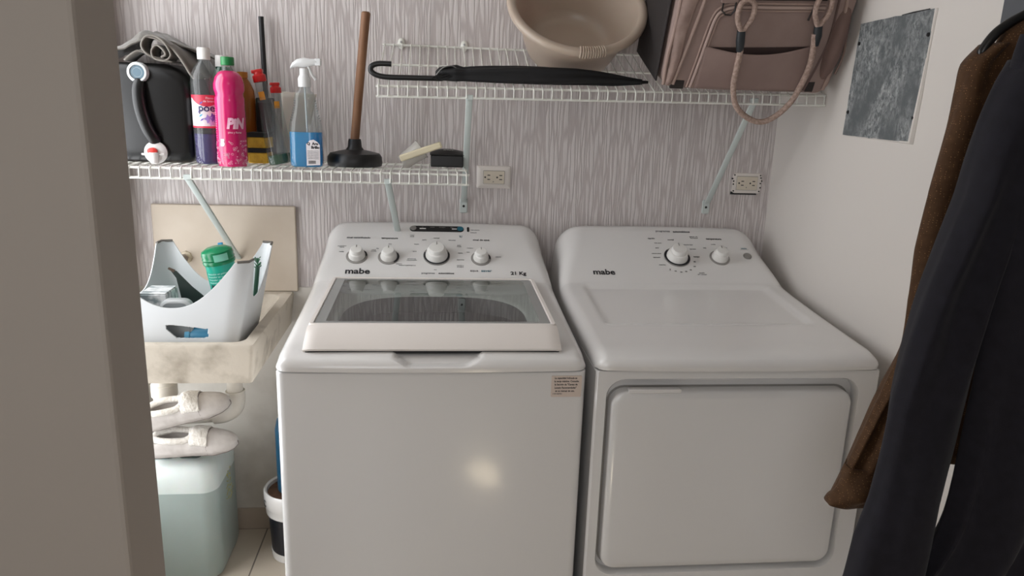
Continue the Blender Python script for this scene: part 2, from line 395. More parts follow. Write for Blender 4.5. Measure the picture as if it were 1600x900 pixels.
# controls
knob(tc, WX, -.226-WX, -.190, .0315, .0225, .030, M_GREY, (0, 40))
knob(tc, WX, -.133-WX, -.192, .0315, .0225, .030, M_GREY, (-55, 30))
knob(tc, WX, .008-WX, -.186, .040, .0305, .036, M_GREY, (-200, 20))
knob(tc, WX, .140-WX, -.193, .0300, .0215, .030, M_GREY, (-10, 25))
g = G(); Md = T(WX, 0, 0) @ Matrix.Translation(csurf(.006, -.090)) @ RX(ANG)
for z0, z1 in ((-.003, .0022),):
    g.loft([[Md @ Vector((a, b, z)) for a, b in rrect(-.083, .083, -.0125, .0125, .0122, 8, 3)] for z in (z0, z1)])
dp = part('display_strip', g, M_BLACK, tc, bevel=.0008)
part('start_button', G().lathe([(.0095, 0), (.0095, .004), (.0085, .005), (.0005, .005)], Md @ T(-.072, 0, 0), n=24), M_GREY, dp, label='round grey start button')
part('select_button', G().lathe([(.0098, 0), (.0098, .0038), (.009, .0045), (.0005, .0045)], Md @ T(.072, 0, 0), n=24), M_TEAL, dp, label='round teal button')
part('indicator_window', G().box(-.053, -.034, -.003, .001, .0022, .0028, Md), M_PLASTICW, dp, smooth=0)
part('indicator_window', G().box(.046, .061, -.003, .001, .0022, .0028, Md), M_PLASTICW, dp, smooth=0)
for k in range(4):
    part('indicator_lettering', text_g(('on', 'lavado', 'enjuague', 'giro')[k], .005, Md @ T(-.044+.030*k, .006, .0024), 0, 1.1), M_GREY, dp, smooth=0)
part('indicator_slot', G().loft([[Md @ Vector((a, b, z)) for a, b in rrect(.0925, .1, -.010, .010, .0036, 5, 2)] for z in (-.003, .0015)]), M_BLACK, tc)
labels(tc, WX, [
 ('mabe', -.222, -.242, .031, M_INK, .0008, 1.06), ('21 Kg', .246, -.244, .0185, M_INK, .0006, 1.05),
 ('nivel centrifugado', -.229, -.124, .0098, M_INK, .0002, 1), ('temperatura', -.136, -.126, .0098, M_INK, .0002, 1), ('nivel de agua', .141, -.128, .0098, M_INK, .0002, 1),
 ('programas', -.019, -.246, .0092, M_INKG, 0, 1), ('automáticos', .034, -.246, .0092, M_INK, .0002, 1),
 ('aqua', .116, -.236, .012, M_INKG, 0, 1.1), ('saver', .152, -.236, .0135, M_TEAL, .0001, 1.1),
 ('inicio/\npausa', -.069, -.117, .0058, M_INK, 0, 1), ('agua\nfría', .079, -.117, .0060, M_TEAL, 0, 1), ('tapa abierta', .124, -.091, .0058, M_INKG, 0, 1), ('bloqueo', .119, -.101, .0058, M_INKG, 0, 1),
 ('normal', .005, -.124, .0062, M_INK, 0, 1), ('extra', -.032, -.131, .0058, M_INKG, 0, 1), ('delicados', .052, -.131, .0058, M_INKG, 0, 1),
 ('blanca', -.055, -.147, .0058, M_INKG, 0, 1), ('color\nmixto', .073, -.151, .0058, M_INKG, 0, 1), ('jeans', -.060, -.172, .0058, M_INKG, 0, 1), ('rápido', .076, -.176, .0058, M_INK, 0, 1),
 ('edredones\nvoluminosos', -.068, -.200, .0058, M_INKG, 0, 1), ('deportiva', .076, -.199, .0058, M_INK, 0, 1), ('bebé e hipoalergénico', -.080, -.220, .0056, M_INKG, 0, 1), ('remojo y\nenjuague', .075, -.221, .0056, M_INKG, 0, 1),
 ('eco', .002, -.234, .0055, M_INKG, 0, 1), ('automático\nfuerte', -.275, -.156, .0056, M_INKG, 0, 1), ('medio', -.275, -.174, .0056, M_INK, 0, 1), ('suave\nmínimo', -.181, -.170, .0056, M_INKG, 0, 1),
 ('fría', -.170, -.163, .0056, M_INKG, 0, 1), ('tibia', -.134, -.147, .0056, M_INKG, 0, 1), ('caliente', -.105, -.215, .0056, M_INKG, 0, 1),
 ('mediano', .106, -.158, .0056, M_INKG, 0, 1), ('bajo', .100, -.172, .0056, M_INKG, 0, 1), ('máximo', .190, -.187, .0056, M_INK, 0, 1)])
# paper sticker on the front
stm = mat('sticker_paper', 'd2c3b8', .5)
st = part('sticker', G().loft([[Vector((a, y, b)) for a, b in rrect(.268, .338, .806, .857, .002, 3, 2)] for y in (-.7965, -.7982)]), stm, wm, label='small beige paper sticker with printed lines')
for i, (s, x) in enumerate((('La capacidad indicada es', .301), ('la carga máxima. Consulte', .303), ('la Sección de "Cargas de', .302), ('Lavado Recomendadas"', .301), ('en su manual de uso.', .300))):
    part('sticker_lettering', text_g(s, .0062, T(x, -.7984, .8515-.0078*i) @ FRONT, .00012, .86), M_INK, st, smooth=0)
part('sticker_lettering', text_g('219D1480P001', .0036, T(.283, -.7984, .8135) @ FRONT, 0, 1), M_INK, st, smooth=0)

# ---- dryer
DX = .7165; DW = .3465
dr = thing('clothes_dryer', 'white front-loading dryer with two knobs, between the washing machine and right wall', 'clothes dryer', (DX, -.42, 0))
def drec(X, y):
    k = sm(-.600, -.565, y)*(1-sm(-.300, -.276, y))*(1-sm(.262, .288, abs(X)))
    return -.0075*k
dc = part('top_cover', top_cover(DX, DW, recess=drec, rk=.075), M_PLASTICW, dr, smooth=50)
# cabinet: sides, and a front with a pressed recess for the door
g = G(); N6 = (6, 6)
out0 = rrect(DX-DW+.001, DX+DW-.001, .035, .867, .004, 6, 6); hole = rrect(.397, 1.014, .335, .848, .045, 6, 6); hin = rrect(.400, 1.011, .338, .8455, .043, 6, 6)
F = -.797
body = [(o, y) for o, y in ((out0, -.03), (out0, F+.006), (rrect(DX-DW+.006, DX+DW-.006, .035, .867, .004, 6, 6), F), (hole, F), (hin, F+.005), (hin, F+.030))]
g.loft([[Vector((a, y, b)) for a, b in lp] for lp, y in body], True, True, True)
part('cabinet', g, M_ENAMEL, dr, smooth=35)
part('seam', G().loft([cabinet_ring(DX-DW+.006, DX+DW-.006, -.792, -.035, z) for z in (.866, .8705)]), M_BLACKM, dr)
feet(dr, DX-DW, DX+DW, -.80, -.03)
g = G(); D0 = (.4105, 1.0, .352, .817)
lp = [(rrect(D0[0]+i, D0[1]-i, D0[2]+i, D0[3]-i, max(.036-i, .01), 6, 6), y) for i, y in ((0, F+.030), (0, F+.006), (.0015, F+.001), (.006, F-.0025), (.02, F-.0038), (.12, F-.0046))]
g.loft([[Vector((a, y, b)) for a, b in l] for l, y in lp], True, True, True)
door = part('door', g, M_ENAMEL, dr, smooth=50)
g = G(); g.loft([[Vector((a, y, b)) for a, b in rrect(.449, .575, .8135, .8235, .004, 4, 4)] for y in (F+.010, F-.0042)], True, True, True)
part('door_handle', g, M_PLASTICW, door, bevel=.0015, label='shallow moulded finger grip on the top edge of the door')
part('door_gap', G().loft([[Vector((a, F+.0285, b)) for a, b in rrect(D0[0]-i, D0[1]+i, D0[2]-i, D0[3]+i, .04, 6, 6)] for i in (.0, .005)], True, False, False), M_GREY, dr, smooth=0)
knob(dc, DX, .749-DX, -.180, .0415, .0305, .038, M_GREY, (-230, 10))
knob(dc, DX, .886-DX, -.180, .0320, .0240, .034, M_GREY, None)
Mb = T(DX, 0, 0) @ Matrix.Translation(csurf(.979-DX, -.172)) @ RX(ANG)
part('start_button', G().lathe([(.0135, -.001), (.0135, .0015), (.0115, .002), (.0112, .004), (.010, .005), (.0005, .005)], Mb, n=28), M_GREY, dc, label='round grey push button')
labels(dc, DX, [('mabe', .508-DX, -.236, .031, M_INK, .0008, 1.0), ('programas', .727-DX, -.084, .0112, M_INKG, 0, 1), ('automáticos', .788-DX, -.085, .0112, M_INK, .0003, 1),
 ('temperatura', .888-DX, -.110, .0100, M_INK, .0003, 1), ('inicio', .977-DX, -.143, .0090, M_TEAL, .0001, 1), ('________', .977-DX, -.146, .0070, M_INK, 0, 1),
 ('algodón', .683-DX, -.113, .0072, M_INK, .0001, 1), ('sensor de\nhumedad', .823-DX, -.106, .0066, M_INK, 0, 1), ('normal', .745-DX, -.117, .0072, M_INK, .0001, 1),
 ('más seco', .700-DX, -.130, .0062, M_INKG, 0, 1), ('seco', .693-DX, -.148, .0062, M_INKG, 0, 1), ('menos seco', .686-DX, -.168, .0062, M_INKG, 0, 1), ('delicado', .684-DX, -.182, .0068, M_INK, 0, 1), ('aire frío', .695-DX, -.208, .0062, M_INKG, 0, 1),
 ('plancha fácil', .797-DX, -.135, .0062, M_INKG, 0, 1), ('húmedo', .808-DX, -.150, .0062, M_INKG, 0, 1), ('tiempo', .812-DX, -.178, .0070, M_INK, .0001, 1), ('80', .801-DX, -.196, .007, M_INK, 0, 1), ('60', .796-DX, -.213, .007, M_INK, 0, 1), ('40', .780-DX, -.225, .007, M_INK, 0, 1), ('30', .764-DX, -.231, .007, M_INK, 0, 1), ('20', .748-DX, -.233, .007, M_INK, 0, 1), ('10', .731-DX, -.230, .007, M_INK, 0, 1), ('5', .716-DX, -.224, .007, M_INK, 0, 1),
 ('secado\npor tiempo', .812-DX, -.238, .0062, M_INK, 0, 1), ('media', .880-DX, -.131, .0062, M_INKG, 0, 1), ('baja', .848-DX, -.145, .0062, M_INKG, 0, 1), ('alta', .918-DX, -.142, .0062, M_INKG, 0, 1)])

# ------------------------------------------------------------------ wire shelves
def wire_shelf(t, x0, x1, zb, zf, yf, step, clips, brackets, zr=lambda x: 0):
    g = G(); n = int(round((x1-x0)/step)); lip = .030
    sl = (zf-zb)/(-yf)
    for i in range(n+1):
        x = x0 + (x1-x0)*i/n + random.uniform(-.0012, .0012); dz = zr(x); w = random.uniform(-.002, .002)
        g.tube([(x, -.012, zb), (x+w, yf*.5, (zb+zf+dz)/2), (x, yf+.010, zf+dz-.000), (x, yf+.002, zf+dz-.003), (x, yf-.001, zf+dz-.009), (x+w*.5, yf-.001, zf+dz-lip)], .0019, n=6)
    part('wire_deck', g, M_WIRE, t)
    for (y, z, nm) in ((-.012, zb-.003, 0), (yf+.006, zf-.0045, 1), (yf+.004, zf-lip-.001, 1), (yf*.5, (zb+zf)/2-.0045, .5)):
        part('rail', G().tube([(x0-.008+(x1-x0+.016)*k/12, y, z+zr(x0+(x1-x0)*k/12)*nm) for k in range(13)], .0032, n=8), M_WIRE, t)
    for x in clips:
        c = part('wall_clip', G().lathe([(.011, 0), (.011, .006), (.007, .010), (.0005, .011)], T(x, 0, zb+.002) @ RX(90), n=20, sy=1.45), M_WIRE, t, label='small white clip screwed to the wall')
        part('screw', G().lathe([(.0035, .0), (.003, .003), (.0003, .0035)], T(x, -.010, zb+.006) @ RX(90), n=12), M_STEEL, c)
    for (xf, zfb, xw, zw) in brackets:
        p0 = Vector((xf, yf+.012, zfb)); p1 = Vector((xw, -.012, zw)); d = (p1-p0)
        g = G(); u = Vector((1, 0, 0)); v = d.normalized().cross(u).normalized()
        prof = [(-.009, 0), (-.009, .006), (0, .0085), (.009, .006), (.009, 0), (.006, -.002), (-.006, -.002)]
        g.loft([[p + u*a + v*b for a, b in prof] for p in (p0, p0+d*.25, p0+d*.5, p1)])
        b = part('bracket', g, M_BRACK, t, bevel=.001)
        part('bracket_hook', G().box(xf-.010, xf+.010, yf+.000, yf+.016, zfb-.004, zfb+.010), M_BRACK, b, bevel=.002)
        fp = part('bracket_foot', G().loft([[Vector((a, y, c)) for a, c in rrect(xw-.0125, xw+.0125, zw-.040, zw+.006, .006, 4, 2)] for y in (0, -.007)]), M_BRACK, b, bevel=.002)
        part('bracket_screw', G().lathe([(.004, 0), (.0035, .002), (.0003, .0025)], T(xw, -.007, zw-.018) @ RX(90), n=12), M_BLACKM, b)
ls = thing('wire_shelf', 'lower white wire shelf above the sink, holding cleaning bottles and plunger', 'shelf', (-.37, 0, 1.26), 'wire shelves')
wire_shelf(ls, -.905, .088, 1.262, 1.262, -.305, .0262, (-.80, -.40, .03), [(-.655, 1.232, -.610, .958), (-.127, 1.232, -.105, 1.0)])
us = thing('wire_shelf', 'upper white wire shelf sagging forward under a basin, umbrella and bag', 'shelf', (.48, 0, 1.6), 'wire shelves')
UZ = lambda x: .018*(x+.15)/1.25
wire_shelf(us, -.150, 1.097, 1.616, 1.492, -.295, .0262, (-.103, .086, .45, .80), [(.092, 1.463, .093, 1.150), (.896, 1.482, .892, 1.162)], zr=UZ)
def usz(x, y): return 1.616 + (1.492+UZ(x)-1.616)*(-y/.295)

# ------------------------------------------------------------------ outlets and wall plates
def outlet(name, cx, cz, w, h, label, rough=False):
    t = thing(name, label, 'outlet', (cx, 0, cz))
    pm = mat('outlet_ivory', 'ddd6d0', .35)
    if not rough:
        part('cover_plate', G().loft([[Vector((cx+a, y, cz+b)) for a, b in rrect(-w/2+i, w/2-i, -h/2+i, h/2-i, .003, 4, 2)] for i, y in ((0, 0), (0, -.006), (.003, -.009), (.012, -.010))]), pm, t)
    else:
        part('mounting_strap', G().loft([[Vector((cx+a, y, cz+b)) for a, b in rrect(-w/2, w/2, -h/2, h/2, .010, 4, 2)] for y in (.0, -.005)]), pm, t, bevel=.001)
        g = G().box(cx-w/2-.003, cx+w/2-.012, -.003, 0, cz-h/2-.005, cz-h/2+.004)
        part('wall_gap', g, M_BLACKM, t)
        for (a, b) in ((-.044, .026), (-.046, .006), (-.046, -.004), (-.044, -.026), (.044, .026), (.046, .018), (.046, .0), (.047, -.014), (.044, -.026), (-.05, .014), (.05, .008)):
            part('screw_hole', G().lathe([(.0026, 0), (.0026, .0056), (.0003, .0058)], T(cx+a, 0, cz+b) @ RX(90), n=10), M_BLACKM, t)
    y0 = -.0095 if not rough else -.0045
    iw, ih = (.066, .040) if not rough else (.070, .044)
    f = part('socket_face', G().loft([[Vector((cx+a, y, cz+b)) for a, b in rrect(-iw/2, iw/2, -ih/2, ih/2, .002, 3, 2)] for y in (y0, y0-.004)]), mat('socket_face', 'd3c9b8', .35), t, bevel=.0006)
    part('face_gap', G().loft([[Vector((cx+a, y0-.0012, cz+b)) for a, b in rrect(-iw/2-i, iw/2+i, -ih/2-i, ih/2+i, .002, 3, 2)] for i in (0, .0012)], True, False, False), M_GREY, t, smooth=0)
    for dx in (-.028, .010):
        part('ground_hole', G().lathe([(.0028, 0), (.0028, .0002)], T(cx+dx, y0-.0041, cz) @ RX(90), n=14), M_BLACK, f)
        for dz in (-.0065, .0065):
            part('slot', G().box(cx+dx+.007, cx+dx+.016, y0-.0044, y0-.004, cz+dz-.0014, cz+dz+.0014), M_BLACK, f, smooth=0)
    part('centre_screw', G().lathe([(.002, 0), (.0018, .0006)], T(cx-.002, y0-.004, cz-.014) @ RX(90), n=12), M_GREY, f)
outlet('wall_outlet', .187, 1.226, .108, .071, 'double wall outlet with flat beige cover plate, above the washing machine')
outlet('wall_outlet', 1.024, 1.226, .098, .066, 'double wall outlet missing its cover plate, above the dryer near the corner', True)

def galv():
    m = bpy.data.materials.new('galvanised_sheet'); m.use_nodes = True; nt = m.node_tree; N = nt.nodes; L = nt.links; b = N['Principled BSDF']
    tc = N.new('ShaderNodeTexCoord'); mp = N.new('ShaderNodeMapping'); mp.inputs['Scale'].default_value = (1, 1.3, .8); L.new(tc.outputs['Object'], mp.inputs[0])
    n1 = N.new('ShaderNodeTexNoise'); n1.inputs['Scale'].default_value = 75; n1.inputs['Detail'].default_value = 10; n1.inputs['Roughness'].default_value = .72; n1.inputs['Distortion'].default_value = .6; L.new(mp.outputs[0], n1.inputs['Vector'])
    n2 = N.new('ShaderNodeTexNoise'); n2.inputs['Scale'].default_value = 9; n2.inputs['Detail'].default_value = 3; L.new(mp.outputs[0], n2.inputs['Vector'])
    r2 = N.new('ShaderNodeMapRange'); r2.inputs[1].default_value = .36; r2.inputs[2].default_value = .60; L.new(n2.outputs['Fac'], r2.inputs[0])
    r1 = N.new('ShaderNodeMapRange'); r1.inputs[1].default_value = .42; r1.inputs[2].default_value = .72; L.new(n1.outputs['Fac'], r1.inputs[0])
    mu = N.new('ShaderNodeMath'); mu.operation = 'MULTIPLY'; L.new(r1.outputs[0], mu.inputs[0]); L.new(r2.outputs[0], mu.inputs[1])
    cr = N.new('ShaderNodeValToRGB'); cr.color_ramp.elements[0].color = lin('63686a'); cr.color_ramp.elements[1].color = lin('d0d2d2'); L.new(mu.outputs[0], cr.inputs[0])
    L.new(cr.outputs[0], b.inputs['Base Color']); b.inputs['Metallic'].default_value = .15; b.inputs['Roughness'].default_value = .5
    bp = N.new('ShaderNodeBump'); bp.inputs['Strength'].default_value = .3; bp.inputs['Distance'].default_value = .001; L.new(n1.outputs['Fac'], bp.inputs['Height']); L.new(bp.outputs[0], b.inputs['Normal'])
    return m
mp_ = thing('metal_wall_panel', 'mottled grey galvanised metal sheet fixed over an opening on the right wall', 'metal panel', (XR, -.57, 1.54))
q = [(-.426, 1.686), (-.722, 1.690), (-.708, 1.396), (-.412, 1.402)]
g = G(); edge = []
for k in range(4):
    a, b = q[k], q[(k+1) % 4]
    for i in range(14):
        t_ = i/14; edge.append((a[0]+(b[0]-a[0])*t_+.0014*nz(k*3+i, 1, 2, .9), a[1]+(b[1]-a[1])*t_+.0018*nz(i, k*5, 1, .8)))
g.loft([[Vector((x, a, b)) for a, b in edge] for x in (XR-.001, XR-.004)])
sheet = part('metal_sheet', g, galv(), mp_, smooth=0)
part('plaster_edge', G().tube([(XR-.001, a, b) for a, b in ((-.722, 1.69), (-.718, 1.60), (-.714, 1.50), (-.708, 1.396), (-.66, 1.397), (-.412, 1.402))], [.004, .003, .006, .008, .003, .002], n=6), M_WALL, mp_)
part('plaster_gap', G().tube([(XR-.003, -.60, 1.6885), (XR-.003, -.64, 1.6895), (XR-.003, -.70, 1.6905)], [.001, .002, .0015], n=6), M_BLACKM, mp_)
for (y, z) in ((-.712, 1.635), (-.706, 1.452), (-.433, 1.636), (-.424, 1.462)):
    part('screw', G().lathe([(.005, 0), (.004, .003), (.0005, .0035)], T(XR-.004, y, z) @ RY(-90), n=12), M_BLACKM, mp_)

# ------------------------------------------------------------------ concrete sink
M_CONC = mat('stained_concrete', 'c9bfb0', .75, col2='8f8474', scale=14, lo=.5, hi=.78, bump=.5, bscale=60, detail=8)
sk = thing('laundry_sink', 'stained cream concrete laundry sink against the back wall, under the lower shelf', 'sink', (-.66, -.28, .74))
SX0, SX1, SY0, SZ0, SZ1 = -.900, -.444, -.555, .745, .847
o = rrect(SX0, SX1, SY0, -.006, .012, 5, 8); ob = rrect(SX0+.02, SX1-.012, SY0+.010, -.006, .010, 5, 8)
i1 = rrect(SX0+.035, SX1-.036, SY0+.034, -.05, .03, 5, 8); i2 = rrect(SX0+.055, SX1-.060, SY0+.05, -.08, .04, 5, 8)
g = G(); g.loft([[Vector((a, b, z)) for a, b in lp] for lp, z in ((ob, SZ0), (o, SZ1-.006), (rrect(SX0+.004, SX1-.004, SY0+.004, -.008, .010, 5, 8), SZ1), (rrect(SX0+.031, SX1-.031, SY0+.030, -.047, .03, 5, 8), SZ1), (i1, SZ1-.006), (i2, .792))], True, True, True)
part('basin', g, M_CONC, sk, smooth=50)
g = G()
for k in range(9):
    y = -.46+.035*k*.6; g.tube([(-.60, y, .7935), (-.507, y, .7985)], .0055, n=8)
part('washboard_ridges', g, M_CONC, sk)
part('splashback', G().loft([[Vector((a, y, b)) for a, b in rrect(-.862, -.431, .848, 1.121, .004, 4, 3)] for y in (0, -.013)]), mat('cream_splash_panel', 'cfc3b4', .5, col2='c2b4a3', scale=5), sk, bevel=.003)
sp = thing('tap_stub', 'short capped tap stub sticking out of the cream splashback behind the caddy', 'tap', (-.77, -.013, .965))
Mx = T(-.768, -.013, .957) @ RX(90)
part('pipe_collar', G().lathe([(.020, 0), (.019, .006), (.012, .010), (.012, .022)], Mx, n=8), mat('aged_ivory_plastic', 'c9bda6', .5), sp)
part('pipe_cap', G().lathe([(.010, .02), (.0135, .024), (.0135, .045), (.010, .050), (.0005, .051)], Mx, n=20), mat('dull_brass_grey', '87807a', .4, metal=.5), sp)

M_PVC = mat('white_pvc', 'd2cdc4', .4, col2='c0b9ad', scale=10)
pp = thing('drain_pipe', 'white plastic drain pipe with elbow hanging below the concrete sink', 'pipe', (-.66, -.22, .5))
part('vertical_pipe', G().tube([(-.590, -.212, .744), (-.590, -.212, .578)], .023, n=20), M_PVC, pp)
el = spline([(-.590, -.212, .592), (-.590, -.212, .560), (-.600, -.212, .533), (-.625, -.212, .518), (-.655, -.212, .513)], 5)
part('elbow', G().tube(el, .028, n=20), M_PVC, pp)
part('horizontal_pipe', G().tube([(-.645, -.212, .514), (-.80, -.207, .500)], .022, n=20), M_PVC, pp)
part('trap_cup', G().lathe([(.001, .515), (.026, .515), (.032, .53), (.032, .575), (.037, .577), (.037, .612), (.034, .615), (.034, .64), (.030, .66), (.03, .744)], T(-.795, -.207, 0), n=24), M_PVC, pp)

# ------------------------------------------------------------------ white caddy in the sink and what it holds
M_CADDY = mat('white_caddy_plastic', 'd9dcde', .35)
cd = thing('plastic_caddy', 'white plastic caddy with scooped sides and tall corner posts, standing in the sink', 'caddy', (-.61, -.365, .8))
CB = [(-.728, -.500, -.500, -.255), (-.765, -.455, -.500, -.215)]  # bottom and top outline
def caddy_pt(t, v):
    n = len(cb0); 
    f = t*n; i = int(f) % n; k = f-int(f)
    a = Vector(cb0[i]).lerp(Vector(cb0[(i+1) % n]), k); b = Vector(cb1[i]).lerp(Vector(cb1[(i+1) % n]), k)
    # height of the rim: tall posts at the corners, a scoop between them
    d = min(abs(a.x-CB[0][0]), abs(a.x-CB[0][1])); e = min(abs(a.y-CB[0][2]), abs(a.y-CB[0][3]))
    q_ = max(d, e) if min(d, e) < .03 else 0
    half = .115 if e < d else .118
    fr_ = min(1, max(0, (q_-.026)/(half-.026)))
    ht = 1.046 - .118*(1-(1-fr_)**2.3)
    z = .794 + (ht-.794)*v
    w = v*(ht-.794)/.252
    p = a.lerp(b, w); fw = max(0, min(1, (-.235-p.y)/.25)); return Vector((-.46+(p.x+.46)*(1+.26*fw), p.y, z))
cb0 = rrect(*CB[0], .03, 10, 40); cb1 = rrect(*CB[1], .036, 10, 40)
def hole_(c):
    if c.y > -.485: return False
    # slot low in the front wall
    x, z = c.x, c.z
    return -.668 < x < -.568 and z < .884-.10*max(0, x+.65)*1.2 and z > .850 - .55*max(0, x+.600)*0 - .0 and z > .873-1.0*(x+.668) - .03*0 and not (x > -.576 and z < .852)
g = G(); g.grid(lambda u, v: caddy_pt(u, v), 520, 110, skip=hole_)
g.add([Vector((a, b, .794)) for a, b in cb0], [tuple(range(len(cb0)))])
caddy = part('caddy_body', g, M_CADDY, cd, smooth=60, solid=.0028)
g = G()
for (cx_, cy_) in ((-.477, -.481), (-.476, -.237), (-.744, -.237)):
    sx_ = 1 if cx_ > -.6 else -1; sy_ = 1 if cy_ > -.35 else -1
    g.tube([(cx_+sx_*.020, cy_-sy_*.018, 1.047), (cx_+sx_*.017, cy_+sy_*.010, 1.0475), (cx_-sx_*.010, cy_+sy_*.019, 1.047)], .0035, n=6)
part('post_edge', g, mat('worn_grey_edge', '6b6660', .6), cd)

def label_patch(r0, a0, a1, z0, z1, M=None, sx=1, sy=1, n=16):
    g = G(); pts = []
    for z in (z0, z1):
        for i in range(n+1):
            a = R(a0+(a1-a0)*i/n); p = Vector((r0*sx*math.cos(a), r0*sy*math.sin(a), z)); pts.append(M @ p if M else p)
    g.add(pts, [(i, i+1, n+2+i, n+1+i) for i in range(n)]); return g
def curve_text(body, size, r, z, M=None, bold=0, ang0=-90, wid=1.0, rot=0, shear=0):
    """lettering wrapped on a cylinder of radius r, facing -Y at ang0"""
    g0 = text_g(body, size, RZ(rot) if rot else Matrix.Identity(4), bold, wid, shear=shear); g = G()
    vs = []
    for (x, y, z_) in g0.v:
        a = R(ang0)+x/r; rr = r+.0004+max(0, z_); p = Vector((rr*math.cos(a), rr*math.sin(a), z+y)); vs.append(M @ p if M else p)
    g.add(vs, g0.f); return g

# green wipes canister, tilted
wc = thing('wipes_canister', 'teal green ribbed cleaning canister leaning in the white caddy', 'canister', (-.546, -.350, .868), rot=(R(4), R(-9), R(6)))
MT = mat('teal_canister', '0f9e86', .3, col2='1fae93', scale=12)
part('canister_body', G().lathe([(.0317, 0), (.0352, .006), (.0365, .12), (.0378, .155), (.0378, .158), (.0005, .158)], n=40), MT, wc)
part('canister_lid', G().lathe([(.0409, .152), (.0418, .158), (.0400, .162), (.0418, .166), (.0400, .171), (.0414, .176), (.0387, .186), (.0264, .193), (.0005, .195)], n=40), mat('green_lid', '0d7a4e', .25), wc)
part('lid_badge', label_patch(.0427, -95, -45, .163, .182), mat('pale_green_badge', '7fc8ae', .4), wc, smooth=40)
wb = part('paper_label', label_patch(.0377, -175, -5, .02, .135), mat('teal_label', '19a88f', .35, col2='12957f', scale=30), wc, smooth=60)
part('label_lettering', curve_text('XTRA', .038, .0378, .066, bold=.001, ang0=-92, wid=.8), mat('red_print', 'b5202c', .4), wb, smooth=0)
part('label_lettering', curve_text('XTRA', .038, .0378, .066, bold=.0035, ang0=-92, wid=.8), M_PLASTICW, wb, smooth=0)
part('label_lettering', curve_text('BICARBO', .015, .0378, .094, bold=.0004, ang0=-90), M_INK, wb, smooth=0)
for z in (.106, .114, .122, .130):
    part('label_lettering', curve_text('limpiador en polvo', .007, .0380, z, ang0=-100), mat('pale_print', 'bfe6dc', .4), wb, smooth=0)
tag(part('blue_bristle_tuft', G(), MT), 'x', 'x'); bpy.data.objects.remove(bpy.data.objects['blue_bristle_tuft'])
bc = thing('toothbrush', 'old toothbrush with blue bristles poking up behind the teal canister', 'toothbrush', (-.552, -.300, .806), rot=(R(-6), R(-8), 0))
part('handle', G().tube(spline([(0, 0, 0), (.002, 0, .10), (0, 0, .20), (0, .002, .250)], 5), [.004]*12+[.0035]*4, n=8), M_PLASTICW, bc)
part('bristles', G().box(-.006, .006, -.012, -.002, .232, .252), mat('blue_bristles', '2a8fc0', .6), bc, bevel=.001)
gs = thing('scrub_brush', 'small green scrub brush tip showing behind the right post of the caddy', 'brush', (-.50, -.27, .8))
part('handle', G().tube([(-.515, -.275, .80), (-.494, -.262, .985)], .006, n=8), mat('dark_green_plastic', '1f4a35', .4), gs)
g = G()
for k in range(26):
    a = random.uniform(0, 2*PI); g.tube([(-.494, -.262, .975+.0012*k), (-.494+.010*math.cos(a), -.262+.008*math.sin(a), .983+.0012*k)], .0012, n=4)
part('bristles', g, mat('green_bristles', '2c6b46', .6), gs)
# dark green dustpan blade
dpn = thing('dustpan', 'dark green plastic dustpan with pointed handle tilted inside the caddy', 'dustpan', (-.66, -.34, .82))
lo_ = [(-.712, 1.010), (-.695, 1.004), (-.660, .962), (-.612, .915), (-.600, .86), (-.655, .85), (-.690, .930), (-.697, .985)]
g = G(); g.loft([[Vector((x, -.412+dy+.10*(.95-z), z)) for x, z in [(x_+.032, z_) for x_, z_ in lo_]] for dy in (0, .006)])
pan = part('pan', g, mat('dark_grey_green_plastic', '26332f', .35), dpn, bevel=.0015)
part('handle_tip', G().tube([(-.682, -.416, 1.012), (-.668, -.414, 1.003)], [.003, .0045], n=8), mat('brown_rubber', '5a4a3e', .6), pan)
# boxes at the left of the caddy
tb = thing('tissue_box', 'small box with marbled grey and white pattern inside the caddy, left side', 'box', (-.715, -.40, .80))
mb_ = mat('marbled_card', 'e4e6e6', .5, col2='8f9a9c', scale=26, lo=.48, hi=.6, detail=8, stretch=(1, 3, 1))
part('box_body', G().box(-.748, -.680, -.455, -.365, .830, .950), mb_, tb, bevel=.002)
part('box_flap', G().box(-.746, -.682, -.453, -.367, .950, .953), mb_, tb, bevel=.001)
gb = thing('plastic_case', 'grey plastic case with pale rounded rim beside the marbled box in caddy', 'case', (-.66, -.44, .80))
g = G(); g.loft([[Vector((a, y, b)) for a, b in rrect(-.690+i, -.612-i, .80, .943-i, .022, 6, 3)] for i, y in ((.004, -.478), (0, -.474), (0, -.455), (.004, -.45))])
part('case_rim', g, mat('pale_grey_plastic', 'b9bcbc', .4), gb)
g = G(); g.loft([[Vector((a, y, b)) for a, b in rrect(-.683, -.619, .81, .935, .017, 6, 3)] for y in (-.4785, -.4800)])
part('case_panel', g, mat('mid_grey_plastic', '85898a', .45), gb)
# blue bottle lying at the bottom, seen through the slot
bb = thing('blue_bottle', 'blue plastic bottle lying inside the caddy, seen through its front slot', 'bottle', (-.60, -.455, .82))
Ml = T(-.520, -.458, .842) @ RY(-90)
part('bottle_body', G().lathe([(.006, 0), (.027, .004), (.0285, .012), (.0285, .085), (.026, .100)], Ml, n=32), mat('blue_bottle_plastic', '3f86a8', .35), bb)
part('bottle_shoulder', G().lathe([(.026, .098), (.029, .101), (.0285, .112), (.012, .118)], Ml, n=32), mat('light_blue_plastic', '5ba3c4', .35), bb)
part('bottle_cap', G().lathe([(.018, .116), (.018, .138), (.0005, .139)], Ml, n=24), M_BLACKM, bb)

